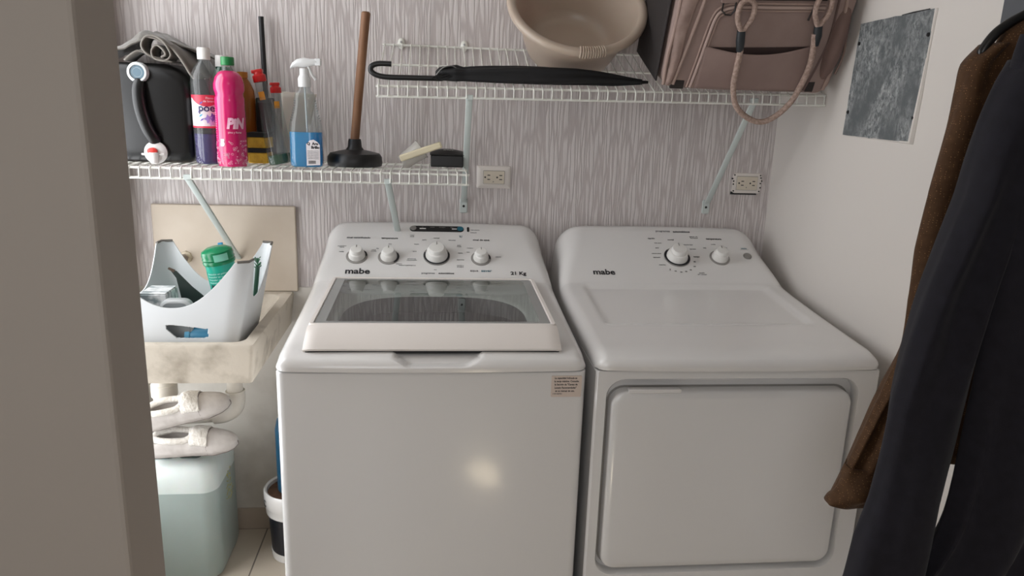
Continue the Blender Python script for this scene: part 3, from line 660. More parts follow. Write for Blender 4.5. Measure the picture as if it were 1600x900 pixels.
# ------------------------------------------------------------------ under the sink
jc = thing('water_jerrycan', 'translucent white jerrycan of greenish liquid on the floor under the sink', 'jerrycan', (-.76, -.155, 0))
JX0, JX1, JY0, JY1 = -.905, -.640, -.300, -.050
def jring(i, z, r=.045): return [Vector((a, b, z)) for a, b in rrect(JX0+i, JX1-i, JY0+i, JY1-i, max(r-i*.3, .01), 8, 4)]
M_JUG = mat('milky_plastic', 'cfd6d3', .3, sss=.15, col2='c4ccc8', scale=7)
M_JLIQ = mat('green_tinted_liquid', '9aa6a2', .3, col2='919e99', scale=5, sss=.1)
part('lower_body', G().loft([jring(.02, 0), jring(.006, .008), jring(0, .03), jring(0, .300)], True, True, False), M_JLIQ, jc, label='lower part darkened by the liquid inside')
part('upper_body', G().loft([jring(0, .300), jring(0, .345), jring(.006, .368), jring(.02, .386), jring(.040, .394), jring(.07, .397)], True, False, True), M_JUG, jc)
part('carry_handle', G().tube(spline([(-.80, -.165, .39), (-.80, -.165, .425), (-.76, -.165, .432), (-.70, -.165, .430), (-.69, -.165, .39)], 5), .012, n=12), M_JUG, jc)
part('handle_slot', G().loft([[Vector((a, b, z)) for a, b in rrect(-.842, -.765, -.262, -.215, .014, 5, 2)] for z in (.3965, .3985)]), mat('dark_slot', '33423d', .6), jc)
part('handle_slot', G().loft([[Vector((a, b, z)) for a, b in rrect(-.752, -.690, -.262, -.215, .014, 5, 2)] for z in (.3965, .3985)]), mat('dark_slot', '33423d', .6), jc)
g = G()
for k in range(26):
    z = .20+.004*k+.004*random.random(); y = -.165+.02*math.sin(k*1.3)+random.uniform(-.012, .012)
    g.tube([(JX1+.0004, y, z), (JX1+.0006, y+random.uniform(-.012, .012), z+.006)], .0012, n=4)
part('handwriting', g, mat('yellow_marker', 'a9a262', .6), jc, label='smudged yellowish handwriting on the side')

M_SLIP = mat('slipper_fabric', 'c9c3be', .8, col2='b8b1ac', scale=30, bump=.3, bscale=120)
M_FLEECE = mat('fleece', 'e9e4dc', .95, col2='d6cfc5', scale=60, bump=1.0, bscale=160, sheen=.5, bdist=.004)
M_SOLE = mat('slipper_sole', '7d736e', .7)
def slipper(label, loc, rot, tongue):
    t = thing('slipper', label, 'slipper', loc, 'fleece slippers under the sink', rot=rot)
    Ln = .245
    def w(u): return interp([(0, .018), (.06, .030), (.25, .034), (.5, .036), (.75, .044), (.9, .036), (.97, .022), (1, .006)], u)
    def h(u): return interp([(0, .045), (.1, .060), (.3, .058), (.45, .052), (.55, .060), (.7, .050), (.85, .034), (.95, .022), (1, .010)], u)
    sole = G(); up = G(); rs = []; ru = []
    for i in range(33):
        u = i/32; x = -Ln/2+Ln*u; ww = w(u)
        rs.append([Vector((x, ww*math.cos(a), .006*math.sin(a)+.006)) for a in [2*PI*k/16 for k in range(16)]])
    sole.loft(rs); part('sole', sole, M_SOLE, t)
    for i in range(33):
        u = i/32; x = -Ln/2+Ln*u; ww = w(u)*.97; hh = h(u)
        ring = []
        for k in range(25):
            a = PI*k/24; c = math.cos(a); s_ = math.sin(a)**.7
            z = .008+hh*s_
            if .08 < u < .55:   # open mouth
                o = (1-abs(u-.31)/.24); o = max(0, min(1, o*2.2)); z = min(z, .008+hh*(1-.0*o)); 
                if abs(c) < .72: z = z - o*.040*sm(.72, .55, abs(c)) if False else z - o*.042*(1-sm(.5, .72, abs(c)))
            ring.append(Vector((x, ww*c*(1+.04*math.sin(a)), z+.0015*nz(x, c, z, 40))))
        ru.append(ring)
    up.loft(ru, False, False, False); u_ = part('upper', up, M_SLIP, t, smooth=80, solid=.003)
    # fleece collar around the mouth, with a broad tongue
    ring = []
    for k in range(36):
        a = 2*PI*k/36; u = .31+.245*math.cos(a); ww = w(u)*.70*math.sin(a)
        ring.append((-Ln/2+Ln*u, ww, .008+h(u)*.93))
    part('fleece_collar', G().tube(ring, .0095, n=10, closed=True), M_FLEECE, u_)
    g = G(); 
    def fl(a, b):
        u = .50+.20*a; v = -1+2*b; x = -Ln/2+Ln*u; y = w(u)*v*.9
        return Vector((x, y, .013+h(u)*math.sqrt(max(0, 1-(v*.9)**2))**.7 + tongue*math.sin(PI*a)*(1-v*v)+.002*nz(x, y, 0, 180)))
    g.grid(fl, 24, 24); part('fleece_band', g, M_FLEECE, u_, smooth=80, solid=.006)
    g = G(); g.tube([(-Ln/2+Ln*(.70+.02*math.cos(b*PI)), w(.7)*.96*math.cos(PI*b), .0105+h(.70)*math.sin(PI*b)**.7) for b in [k/16 for k in range(17)]], .0016, n=6)
    part('toe_seam', g, M_SOLE, u_)
    return t
slipper('white fleece-lined slipper lying on top of the translucent jerrycan', (-.695, -.270, .432), (R(20), R(-6), R(0)), .006)
slipper('white fleece-lined slipper resting higher up on the horizontal drain pipe', (-.705, -.275, .540), (R(24), R(-16), R(4)), .012)

bk = thing('paint_bucket', 'dark bucket with white rim on the floor behind the washing machine edge', 'bucket', (-.44, -.15, 0))
part('bucket_base', G().lathe([(.072, 0), (.078, .004), (.080, .030), (.0005, .031)], T(-.44, -.15, 0), n=40), M_PLASTICW, bk)
part('bucket_body', G().lathe([(.078, .030), (.084, .16), (.0005, .161)], T(-.44, -.15, 0), n=40), mat('dark_navy_print', '14161f', .35), bk)
part('bucket_rim', G().lathe([(.085, .155), (.090, .160), (.092, .185), (.096, .190), (.096, .235), (.092, .240), (.086, .236), (.084, .19), (.0005, .188)], T(-.44, -.15, 0), n=40), M_PLASTICW, bk)
part('rim_lettering', curve_text('C', .030, .0965, .205, M=T(-.44, -.15, 0), bold=.001, ang0=-150), M_INK, bk, smooth=0)
part('contents', G().lathe([(.083, .190), (.083, .226), (.0005, .228)], T(-.44, -.15, 0), n=32), mat('brown_crust', '6b4a35', .7, col2='4c3426', scale=40, bump=.5), bk)
bl = thing('detergent_bottle', 'blue bottle standing in the dark bucket, mostly hidden by washing machine', 'bottle', (-.447, -.15, .229))
part('bottle_body', G().lathe([(.042, .229), (.045, .234), (.046, .44), (.040, .47), (.025, .49), (.0005, .491)], T(-.447, -.15, 0), n=32), mat('bright_blue_plastic', '174d6c', .35, col2='236487', scale=30), bl)
part('bottle_neck', G().lathe([(.034, .486), (.030, .52), (.018, .55), (.018, .585), (.0005, .586)], T(-.447, -.15, 0), n=24), mat('grey_white_plastic', 'a9a5a0', .4), bl)

# ------------------------------------------------------------------ lower shelf: what stands on it
Z0 = 1.2645
# black jerrycan on its side
bj = thing('black_jerrycan', 'large black plastic jerrycan with white cap and tap at left shelf end', 'jerrycan', (-.765, -.16, Z0))
M_BJ = mat('black_jerrycan_plastic', '060607', .36, bump=.05, bscale=40)
def bjr(i, y, dr=.0): return [Vector((a, y, b)) for a, b in (lambda q_: q_)(rrect(-.880+i, -.640-i, Z0+i, Z0+.255-i, .045, 8, 5))]
g = G()
def bj_ring(i, y):
    pts = []
    for a, b in rrect(-.885+i, -.640-i, Z0+.0+i, Z0+.262-i, .028, 8, 5):
        # large round upper right corner
        cxr, czr, rr_ = -.640-i-.075, Z0+.262-i-.075, .075
        if a > cxr and b > czr:
            d = math.hypot(a-cxr, b-czr)
            if d > rr_: a = cxr+(a-cxr)*rr_/d; b = czr+(b-czr)*rr_/d
        pts.append(Vector((a, y, b)))
    return pts
g.loft([bj_ring(.020, -.300), bj_ring(.008, -.294), bj_ring(.001, -.280), bj_ring(0, -.262), bj_ring(0, -.12), bj_ring(.01, -.096), bj_ring(.03, -.09)])
part('can_body', g, M_BJ, bj, smooth=60)
hd = spline([(-.764, -.300, Z0+.215), (-.766, -.314, Z0+.190), (-.762, -.320, Z0+.145), (-.752, -.318, Z0+.100), (-.740, -.312, Z0+.070), (-.733, -.300, Z0+.060)], 6)
part('moulded_handle', G().tube(hd, [.014]+[.0165]*(len(hd)-2)+[.013], n=14), M_BJ, bj)
M_CAPW = mat('greyish_white_plastic', 'cfd3d4', .35)
cp = part('screw_cap', G().lathe([(.020, -.004), (.026, 0), (.0265, .016), (.024, .020), (.019, .020), (.0185, .015), (.013, .015), (.012, .018), (.010, .017), (.0005, .017)], T(-.765, -.296, Z0+.236) @ RX(90), n=36), M_CAPW, bj, label='round white screw cap')
part('cap_insert', G().lathe([(.0175, .0155), (.0172, .0175), (.012, .0178)], T(-.765, -.296, Z0+.236) @ RX(90), n=30), mat('blue_grey_plastic', '5e7684', .4), cp)
tp = part('tap', G().lathe([(.024, -.004), (.0285, 0), (.030, .010), (.026, .014), (.018, .018), (.0005, .019)], T(-.735, -.302, Z0+.029) @ RX(90), n=36), M_PLASTICW, bj, label='white dispenser tap')
part('tap_spout', G().lathe([(.010, 0), (.011, .012), (.013, .028), (.0005, .029)], T(-.735, -.325, Z0+.002), n=20), M_PLASTICW, tp)
part('tap_button', G().lathe([(.013, .018), (.013, .024), (.010, .026), (.0005, .026)], T(-.739, -.303, Z0+.034) @ RX(90), n=24, sy=.7), mat('red_button', 'c8342c', .35), tp, label='red push button')
part('tap_lever', G().tube([(-.768, -.320, Z0+.025), (-.735, -.326, Z0+.023), (-.711, -.320, Z0+.026)], .003, n=8), M_PLASTICW, tp)
bj.location = Vector(bj.location)+Vector((-.013, .06, 0))
# the grey cloth on it
M_CLOTH = mat('grey_cloth', '6f6a63', .95, col2='5a554e', scale=25, bump=.6, bscale=220, sheen=.4)
def terry():
    m = M_CLOTH; nt = m.node_tree
    return m
cl = thing('grey_cloth', 'crumpled grey towelling cloth with curled hem draped over the black jerrycan', 'cloth', (-.74, -.17, Z0+.262))
def cloth_z(x, y):
    top = interp([(-.92, Z0+.27), (-.87, Z0+.285), (-.82, Z0+.315), (-.775, Z0+.345), (-.73, Z0+.335), (-.69, Z0+.312), (-.65, Z0+.298), (-.62, Z0+.290), (-.59, Z0+.272), (-.57, Z0+.235), (-.56, Z0+.21)], x)
    e = sm(-.315, -.20, y)*(1-sm(-.07, -.02, y)); base = Z0+.264 if x < -.70 else Z0+.264-(x+.70)*.5
    base = min(base, top)
    z = base + (top-base)*(.25+.75*e)*(1 if y > -.28 else 1)
    return z + .010*nz(x*14, y*14, 3)*e + .004*nz(x*45, y*45, 1)
g = G()
def cl_f(u, v):
    x = -.92+.345*u+.012*math.sin(v*7); y = -.285+.20*v+.14*u*u*(1-v)
    y += .02*nz(u*3, v*2, 5)
    return Vector((x, y, cloth_z(x, y)+.004))
g.grid(cl_f, 70, 50)
part('cloth_sheet', g, M_CLOTH, cl, smooth=180, solid=.004)
hem = mat('cloth_hem', '86817a', .9, bump=.4, bscale=200)
h1 = spline([(-.700, -.285, Z0+.272), (-.735, -.300, Z0+.262+.018), (-.752, -.304, Z0+.302), (-.742, -.304, Z0+.325), (-.722, -.300, Z0+.330), (-.700, -.300, Z0+.318), (-.686, -.298, Z0+.296), (-.684, -.296, Z0+.280), (-.700, -.298, Z0+.268), (-.724, -.300, Z0+.274), (-.729, -.300, Z0+.292), (-.717, -.300, Z0+.307), (-.702, -.300, Z0+.298), (-.695, -.300, Z0+.284), (-.706, -.300, Z0+.277)], 6)
def ribbon(path, wdt, dy):
    g = G(); n = len(path); vs = []
    for p in path: vs += [Vector(p), Vector(p)+Vector((.004, wdt, dy))]
    g.add(vs, [(2*i, 2*i+1, 2*i+3, 2*i+2) for i in range(n-1)]); return g
part('curled_fold', ribbon(h1, .055, .0), M_CLOTH, cl, smooth=180, solid=.003)
part('hem', G().tube(h1, .0026, n=8), hem, cl)
h2 = spline([(-.742, -.300, Z0+.328), (-.715, -.295, Z0+.322), (-.680, -.290, Z0+.300), (-.655, -.292, Z0+.268), (-.640, -.290, Z0+.240), (-.630, -.288, Z0+.225)], 6)
part('hem', G().tube(h2, .003, n=8), hem, cl)
part('hanging_fold', ribbon(h2, .16, .006), M_CLOTH, cl, smooth=180, solid=.004)
h3 = spline([(-.80, -.300, Z0+.266), (-.775, -.303, Z0+.285), (-.755, -.303, Z0+.290), (-.72, -.300, Z0+.272), (-.68, -.297, Z0+.266)], 6)
part('front_fold', ribbon(h3, .06, .0), M_CLOTH, cl, smooth=180, solid=.005)

cl.location = Vector(cl.location)+Vector((-.013, .06, 0))
CLEARP = clear('clear_bottle_plastic', 'eef1f1', .06, ior=1.42, rough=.05, body='dfe3e3')
def bottle(name, label, cat, x, y, prof, shell, liquid=None, liq_to=None, cap=None, capm=None, group=None, rot=None, sx=1, sy=1, power=2, n=44):
    t = thing(name, label, cat, (x, y, Z0), group, rot=rot, local=True)
    b = part('bottle_body', G().lathe(prof+[(.0005, prof[-1][1]+.0002)], n=n, sx=sx, sy=sy, power=power), shell, t, smooth=60)
    if liquid:
        lp = [(max(r-.0018, .001), z+(.0015 if i == 0 else 0)) for i, (r, z) in enumerate(prof) if z < liq_to]
        rr = interp([(z, r) for r, z in prof], liq_to)-.0018
        lp += [(rr, liq_to), (.0005, liq_to+.0002)]
        part('liquid', G().lathe(lp, n=n, sx=sx, sy=sy, power=power), liquid, b, smooth=60)
    if cap: part('cap', G().lathe(cap, n=32), capm, t)
    return t, b
M_WCAP = mat('white_cap', 'e3e1dd', .4)
# purple cleaner
pu, pub = bottle('cleaner_bottle', 'clear bottle with red and white label and purple liquid, beside black jerrycan', 'bottle', -.615, -.225,
  [(.032, 0), (.0360, .004), (.0378, .012), (.0373, .05), (.0378, .095), (.0368, .098), (.0368, .182), (.0382, .186), (.0380, .215), (.036, .235), (.028, .254), (.016, .268), (.0135, .276), (.0135, .288)],
  CLEARP, clear('purple_liquid', '6a45b8', .5, ior=1.35, body='412a80'), .082, [(.0165, .276), (.0168, .302), (.015, .306), (.0005, .3065)], M_WCAP, 'cleaning bottles on the lower shelf')
lb = part('label_sleeve', label_patch(0.0375, -200, 20, .100, .182), mat('white_label', 'ddd8da', .4), pub, smooth=60)
part('label_red_edge', label_patch(0.0378, -200, 20, .098, .103), mat('label_red', 'c2334a', .4), pub, smooth=60)
g = G(); pts = []
for i in range(17):
    a = R(-200+220*i/16); lo2 = .180-.022*math.sin(PI*min(1, max(0, (i-4)/10)))**1.0
    for z in (lo2-.004, .184): pts.append((0.0379*math.cos(a), 0.0379*math.sin(a), z))
g.add(pts, [(2*i, 2*i+2, 2*i+3, 2*i+1) for i in range(16)])
part('label_red_band', g, mat('label_red', 'c2334a', .4), pub, smooth=60)
part('label_lettering', curve_text('poett', .028, 0.0380, .150, bold=.0003, ang0=-62), mat('navy_print', '231b55', .4), pub, smooth=0)
part('label_lettering', curve_text('Flores\nde lavanda', .008, 0.0382, .172, ang0=-62), M_PLASTICW, pub, smooth=0)
for (a, z, r, cname, cc) in ((-70, .122, .013, 'lilac_flower', '9d86c9'), (-52, .126, .013, 'violet_flower', '6b4fa8'), (-60, .112, .010, 'pink_flower', 'c7a3d6'), (-40, .116, .011, 'lilac_flower', '9d86c9')):
    g = G(); pts = [(0, 0)]+[(r*math.cos(R(t_*36))*(1 if t_ % 2 else .55), r*math.sin(R(t_*36))*(1 if t_ % 2 else .55)) for t_ in range(10)]
    vs = [(0.0382*math.cos(R(a)+p[0]/0.0382), 0.0382*math.sin(R(a)+p[0]/0.0382), z+p[1]) for p in pts]
    g.add(vs, [(0, 1+k, 1+(k+1) % 10) for k in range(10)]); part('label_flower', g, mat(cname, cc, .4), pub, smooth=0)
for k in range(5):
    a = -105+4*abs(k-2); z = .118+.011*k
    g = G(); g.add([(0.0381*math.cos(R(a+da)), 0.0381*math.sin(R(a+da)), z+dz) for da, dz in ((-7, -.003), (5, .001), (9, .006), (-2, .003))], [(0, 1, 2, 3)])
    part('label_leaf', g, mat('leaf_blue', '3d9cc0', .4) if k % 2 else mat('violet_flower', '6b4fa8', .4), pub, smooth=0)
# green tinted bottle behind
bottle('cleaner_bottle', 'green-tinted bottle with white cap, mostly hidden behind the purple liquid bottle', 'bottle', -.592, -.135,
  [(.034, 0), (.038, .004), (.038, .20), (.036, .225), (.024, .250), (.0165, .262), (.016, .272)], clear('green_tinted_plastic', '93d2b6', .16, ior=1.42, body='4f9d7c'), mat('dark_green_liquid', '155b45', .3), .06,
  [(.019, .262), (.019, .278), (.0175, .292), (.0005, .293)], M_WCAP, 'cleaning bottles on the lower shelf')
# pink cleaner
M_PINK = mat('pink_liquid', 'c2105c', .22, coat=.5, col2='cf1f6c', scale=12)
pk, pkb = bottle('cleaner_bottle', 'bright pink bottle with green cap standing at the front of the shelf', 'bottle', -.545, -.262,
  [(.036, 0), (.0365, .004), (.0385, .014), (.0385, .09), (.0376, .093), (.0385, .097), (.0385, .145), (.0376, .149), (.0380, .154), (.0378, .178), (.0355, .183), (.0355, .190), (.0392, .200), (.0388, .214), (.034, .232), (.026, .243), (.0175, .248)],
  M_PINK, None, None, [(.0165, .262), (.0170, .263), (.0170, .281), (.0155, .283), (.0005, .2832)], mat('green_cap', '1c7a3f', .4), 'cleaning bottles on the lower shelf')
part('bottle_neck', G().lathe([(.0185, .246), (.0155, .251), (.0150, .258), (.018, .260), (.0135, .262), (.0135, .272)], n=32, cap0=False, cap1=False), CLEARP, pkb)
M_WPRINT = mat('pale_pink_print', 'eeb9cf', .4)
part('label_lettering', curve_text('PiN', .036, .0391, .112, bold=.0022, ang0=-58, wid=.85, shear=.2), M_WPRINT, pkb, smooth=0)
part('label_lettering', curve_text('pino y flores', .007, .0391, .090, bold=.0001, ang0=-62), M_WPRINT, pkb, smooth=0)
part('label_lettering', curve_text('5', .022, .0391, .062, bold=.0022, ang0=-112), M_WPRINT, pkb, smooth=0)
g = G()
for k in range(90):
    a = random.uniform(-175, -5); z = .008+.062*random.random()**1.4; r = random.uniform(.0012, .0034)
    g.tube([(.0391*math.cos(R(a)+r/.0391*math.cos(b)), .0391*math.sin(R(a)+r/.0391*math.cos(b)), z+r*math.sin(b)) for b in [2*PI*i/7 for i in range(7)]], .00035, n=4, closed=True)
part('blossom_print', g, M_WPRINT, pkb, label='pale pink printed blossoms around the base')
g = G()
for k in range(14): g.tube([(.0392*math.cos(R(-148)+d), .0392*math.sin(R(-148)+d), .075+.006*k) for d in (0, .16)], .0004, n=4)
part('measure_marks', g, M_WPRINT, pkb)
# amber bottle behind the pink one
bottle('cleaner_bottle', 'amber orange bottle peeking out from behind the bright pink bottle', 'bottle', -.556, -.068,
  [(.030, 0), (.034, .004), (.034, .17), (.031, .20), (.022, .222), (.013, .235), (.013, .240)], clear('amber_plastic', 'e0a452', .5, ior=1.42, body='b07030'), None, None,
  [(.015, .236), (.015, .252), (.0005, .253)], mat('orange_cap', 'b8701f', .4), 'cleaning bottles on the lower shelf')
# black squeegee box, sponges, rod
bx = thing('black_brush_block', 'upright black rectangular brush block behind the pink bottle', 'brush', (-.510, -.115, Z0))
part('block', G().box(-.518, -.470, -.090, -.056, Z0+.004, Z0+.182), M_BLACKM, bx, bevel=.004)
part('block_grip', G().box(-.513, -.476, -.0935, -.089, Z0+.03, Z0+.17), M_BLACK, bx, bevel=.001)
for k, (z, lab) in enumerate(((0, 'yellow sponge with black scouring layer, lowest of the two behind the pink bottle'), (.043, 'yellow sponge with black scouring layer, stacked above the other behind the pink bottle'))):
    s_ = thing('sponge', lab, 'sponge', (-.515, -.165, Z0+z), 'yellow sponges')
    part('foam', G().box(-.527, -.473+.003*k, -.170, -.100, Z0+z, Z0+z+.030), mat('yellow_foam', 'd3a93a', .9, col2='b98f2c', scale=60, bump=.6, bscale=200), s_, bevel=.003)
    part('scouring_layer', G().box(-.527, -.473+.003*k, -.170, -.100, Z0+z+.030, Z0+z+.0425), mat('black_scourer', '22211f', .95, bump=.6, bscale=300), s_, bevel=.001)
rd = thing('black_rod', 'thin black stick standing upright behind the red-capped dish soap', 'stick', (-.497, -.06, Z0))
part('rod', G().tube([(-.497, -.035, Z0+.002), (-.5045, -.028, Z0+.410)], .0075, n=16), mat('black_rubber', '17171a', .5), rd)
part('rod_cap', G().lathe([(.009, 0), (.009, .02), (.0078, .022)], T(-.497, -.035, Z0), n=16), M_BLACKM, rd)
# dish soap bottles: tapered, clear, red flip caps
M_RED = mat('red_cap', 'c3201f', .35)
def soap(label, x, y, rot, s):
    t = thing('dish_soap_bottle', label, 'bottle', (x, y, Z0+.002), 'cleaning bottles on the lower shelf', rot=rot)
    b = part('bottle_body', G().lathe([(.026*s, 0), (.029*s, .004), (.029*s, .03*s), (.026*s, .10*s), (.0185*s, .17*s), (.0155*s, .205*s), (.0155*s, .228*s), (.0005, .2285*s)], n=36, sy=.75), CLEARP, t, smooth=60)
    part('liquid', G().lathe([(.024*s, .002), (.0272*s, .006), (.0272*s, .028), (.0005, .0282)], n=36, sy=.75), clear('green_soap', '1f7a3c', .75, ior=1.35, body='12502a'), b, smooth=60)
    part('label_patch', label_patch(.0165*s, -130, -70, .178*s, .200*s, sy=.78), mat('orange_yellow_print', 'e59a2a', .4), b, smooth=60)
    c = part('cap', G().lathe([(.0165*s, .226*s), (.0175*s, .228*s), (.0175*s, .243*s), (.0125*s, .246*s), (.0115*s, .252*s), (.0005, .253*s)], n=28), M_RED, t)
    part('flip_top', G().box(-.0165*s, .0125*s, -.010, .010, .250*s, .259*s), M_RED, c, bevel=.002)
soap('clear dish soap bottle with red cap leaning left, green remains at its base', -.432, -.207, (0, R(-11), 0), 1.0)
soap('shorter clear dish soap bottle with red cap, behind the leaning dish soap', -.436, -.150, (0, R(-3), R(20)), .86)
# cream plastic sheet
pl = thing('plastic_sheet', 'cream translucent plastic sheet standing between dish soap and blue spray bottle', 'sheet', (-.40, -.10, Z0))
g = G(); g.grid(lambda u, v: Vector((-.452+.012*v+(.050+.045*v)*u+.010*(1-v), -.100+.030*u*u-.012*v, Z0+.003+.196*v-.004*u*v)), 14, 14)
part('sheet', g, mat('cream_plastic', 'cfc8bd', .4, sss=.1), pl, smooth=180, solid=.002)
g = G(); g.tube([(-.440, -.112, Z0+.199), (-.345, -.082, Z0+.195)], .0022, n=6); part('rolled_edge', g, mat('cream_plastic', 'cfc8bd', .4), pl)

# blue window cleaner spray
M_BLUE = clear('blue_liquid', '3cc0ee', .55, ior=1.35, rough=.06, body='0aa0dc')
sy_ = thing('spray_bottle', 'clear trigger spray bottle half full of bright blue liquid', 'spray bottle', (-.352, -.240, Z0), 'cleaning bottles on the lower shelf', local=True)
SPP = [(.040, 0), (.0445, .004), (.0455, .016), (.0455, .090), (.043, .115), (.0345, .145), (.030, .165), (.029, .180), (.0265, .195), (.016, .205), (.0145, .212), (.0145, .222)]
sb = part('bottle_body', G().lathe(SPP+[(.0005, .2222)], n=48, sy=.62, power=2.8), CLEARP, sy_, smooth=60)
part('liquid', G().lathe([(max(r-.0022, .001), z+.0015) for r, z in SPP[:4]]+[(.0425, .095), (.0005, .0952)], n=48, sy=.60, power=2.8), M_BLUE, sb, smooth=60)
part('grip_ribs', (lambda g: [g.tube([(s*(interp([(z, r) for r, z in SPP], .125+.0065*k)-.002), -.006-.0*k, .125+.0065*k), (s*(interp([(z, r) for r, z in SPP], .125+.0065*k)+.0004), -.001, .127+.0065*k), (s*(interp([(z, r) for r, z in SPP], .125+.0065*k)-.002), .006, .125+.0065*k)], .0016, n=6) for k in range(9) for s in (-1, 1)] and g)(G()), CLEARP, sb)
part('dip_tube', G().tube([(0, 0, .22), (.003, 0, .10), (.008, 0, .008)], .0024, n=8), clear('milky_tube', 'e6ecee', .5, body='dfe6ea'), sb)
bl_ = part('back_label', G().loft([[Vector((a, y, b)) for a, b in [(.004, .006), (.040, .008), (.040, .062), (.034, .070), (.024, .076), (.014, .074), (.004, .064)]] for y in (-.0290, -.0296)]), mat('white_label', 'ddd8da', .4), sb, smooth=0)
part('label_lettering', text_g('Q  Aro\n     Brillo', .010, T(.021, -.0298, .060) @ FRONT, .0005, 1), M_INK, bl_, smooth=0)
for k in range(6): part('label_lettering', text_g('limpia vidrios y superficies', .0030, T(.022, -.0298, .046-.0042*k) @ FRONT, 0, .95), M_INK, bl_, smooth=0)
g = G(); xx = .009
for k in range(12):
    w_ = random.choice((.0005, .0009, .0013)); g.box(xx, xx+w_, -.0299, -.0297, .011, .020); xx += w_+.0008
part('barcode', g, M_INK, bl_, smooth=0)
M_SPRW = mat('spray_head_white', 'dfe0e0', .35)
sh = part('spray_head', G().lathe([(.0165, .214), (.0170, .215), (.0170, .236), (.0150, .240), (.012, .246), (.012, .262), (.0005, .263)], n=28), M_SPRW, sy_)
g = G(); secs = [(-.036, .262, .004, .003), (-.030, .270, .008, .007), (-.018, .276, .011, .010), (0, .277, .012, .013), (.016, .278, .010, .010), (.034, .280, .009, .008), (.036, .280, .0085, .0075)]
g.loft([[Vector((x, b*math.cos(a), z+c*math.sin(a))) for a in [2*PI*k/16 for k in range(16)]] for x, z, b, c in secs]); part('shroud', g, M_SPRW, sh)
part('nozzle', G().box(.030, .045, -.0085, .0085, .271, .289), M_SPRW, sh, bevel=.0015)
part('trigger', G().tube(spline([(.012, 0, .268), (.017, 0, .256), (.022, 0, .244), (.031, 0, .234)], 4), .0038, n=8, flat=1.6), M_SPRW, sh)

# plunger
pg = thing('toilet_plunger', 'black rubber plunger with wooden handle standing upright on the lower shelf', 'plunger', (-.229, -.165, Z0), local=True)
part('rubber_cup', G().lathe([(.060, 0), (.076, .001), (.0785, .010), (.077, .026), (.070, .036), (.045, .042), (.026, .046), (.020, .054), (.0185, .070), (.017, .076), (.0005, .077)], n=48), mat('plunger_rubber', '101011', .4), pg)
part('wooden_handle', G().tube([(0, 0, .070), (.018, .004, .25), (.036, .008, .419), (.0362, .008, .423)], [.0125, .0125, .0125, .009], n=20), mat('worn_wood', '8a6244', .6, col2='6e4a32', scale=9, stretch=(6, 6, .6)), pg)
# plastic cup with ivory stick, black brush box
cu = thing('plastic_cup', 'clear plastic cup lying tilted on its side at the right shelf end', 'cup', (-.068, -.135, Z0+.030), rot=(0, R(54), R(6)))
M_CUP = clear('cup_plastic', 'e8e6e2', .42, ior=1.4, rough=.1, body='f0ede8')
part('cup_wall', G().lathe([(.021, -.034), (.0215, -.033), (.0285, .034), (.030, .035), (.030, .037)], n=36, cap0=True, cap1=False), M_CUP, cu, solid=.001)
part('cup_rim', G().lathe([(.0285, .0335), (.0305, .035), (.0300, .0375), (.0282, .036), (.0285, .0335)], n=36, cap0=False, cap1=False), M_CUP, cu)
iv = thing('ivory_bar', 'ivory coloured flat bar leaning from the clear cup onto a black box', 'bar', (-.035, -.165, Z0+.04))
M_IV = mat('ivory_plastic', 'ddd2b4', .4)
Mi = T(-.040, -.170, Z0+.046) @ RY(-20)
part('bar', G().box(-.064, .062, -.007, .007, -.0095, .0095, Mi), M_IV, iv, bevel=.004)
part('bar_end', G().box(.060, .063, -.006, .006, -.008, .008, Mi), M_IV, iv, bevel=.002)
kb = thing('black_box', 'small black box with domed lid beside the shelf bracket, right shelf end', 'box', (.038, -.115, Z0))
part('box_base', G().box(-.012, .084, -.150, -.080, Z0+.001, Z0+.036), M_BLACK, kb, bevel=.003)
g = G(); g.loft([[Vector((-.014+.100*u, -.152+.074*v, Z0+.036+.016*math.sin(PI*min(1, max(0, v)))*(.55+.45*math.sin(PI*u)))) for v in [k/12 for k in range(13)]] for u in [k/16 for k in range(17)]], False, False, False)
part('domed_lid', g, M_BLACK, kb, solid=.002)
part('lid_lettering', text_g('SHOE', .012, T(.040, -.135, Z0+.0515) @ RX(30), .0003), M_GREY, kb, smooth=0)

# ------------------------------------------------------------------ upper shelf: umbrella, basin, bag
um = thing('umbrella', 'folded black umbrella with crook handle lying along the upper shelf front', 'umbrella', (.2, -.25, 1.52))
M_UMB = mat('black_umbrella_fabric', '0a0a0c', .75, col2='101013', scale=20)
UY = -.262
hk = spline([(.02, UY, 1.5135), (-.07, UY, 1.5125), (-.125, UY, 1.512), (-.155, UY, 1.5155), (-.172, UY, 1.526), (-.170, UY, 1.539), (-.152, UY, 1.546), (-.118, UY, 1.5465)], 6)
part('crook_handle', G().tube(hk, .0072, n=14), M_BLACK, um)
CT = [(.0, .006, .0), (.012, .017, .0), (.035, .019, .0), (.055, .023, .004), (.075, .018, 0), (.10, .0205, 0), (.15, .0235, 0), (.22, .0265, 0), (.30, .0275, 0), (.38, .0250, 0), (.46, .0185, 0), (.53, .0110, 0), (.58, .0060, 0), (.60, .005, 0)]
g = G(); rings = []
for k in range(61):
    x = .575*k/60; r = interp([(a, b) for a, b, c in CT], x); zc = 1.5255-.006*sm(.4, .6, x)+.008*x
    rings.append([Vector((x, UY+.002+r*1.05*math.cos(a)*(1+.16*math.sin(5*a+x*9)), max(zc+r*math.sin(a)*(1+.14*math.sin(5*a+x*9)), zc-.012-.3*r))) for a in [2*PI*j/40 for j in range(40)]])
g.loft(rings); part('folded_canopy', g, M_UMB, um, smooth=60)
part('ferrule', G().tube([(.57, UY, 1.5235), (.592, UY, 1.5245)], [.0055, .004], n=10), M_BLACK, um)
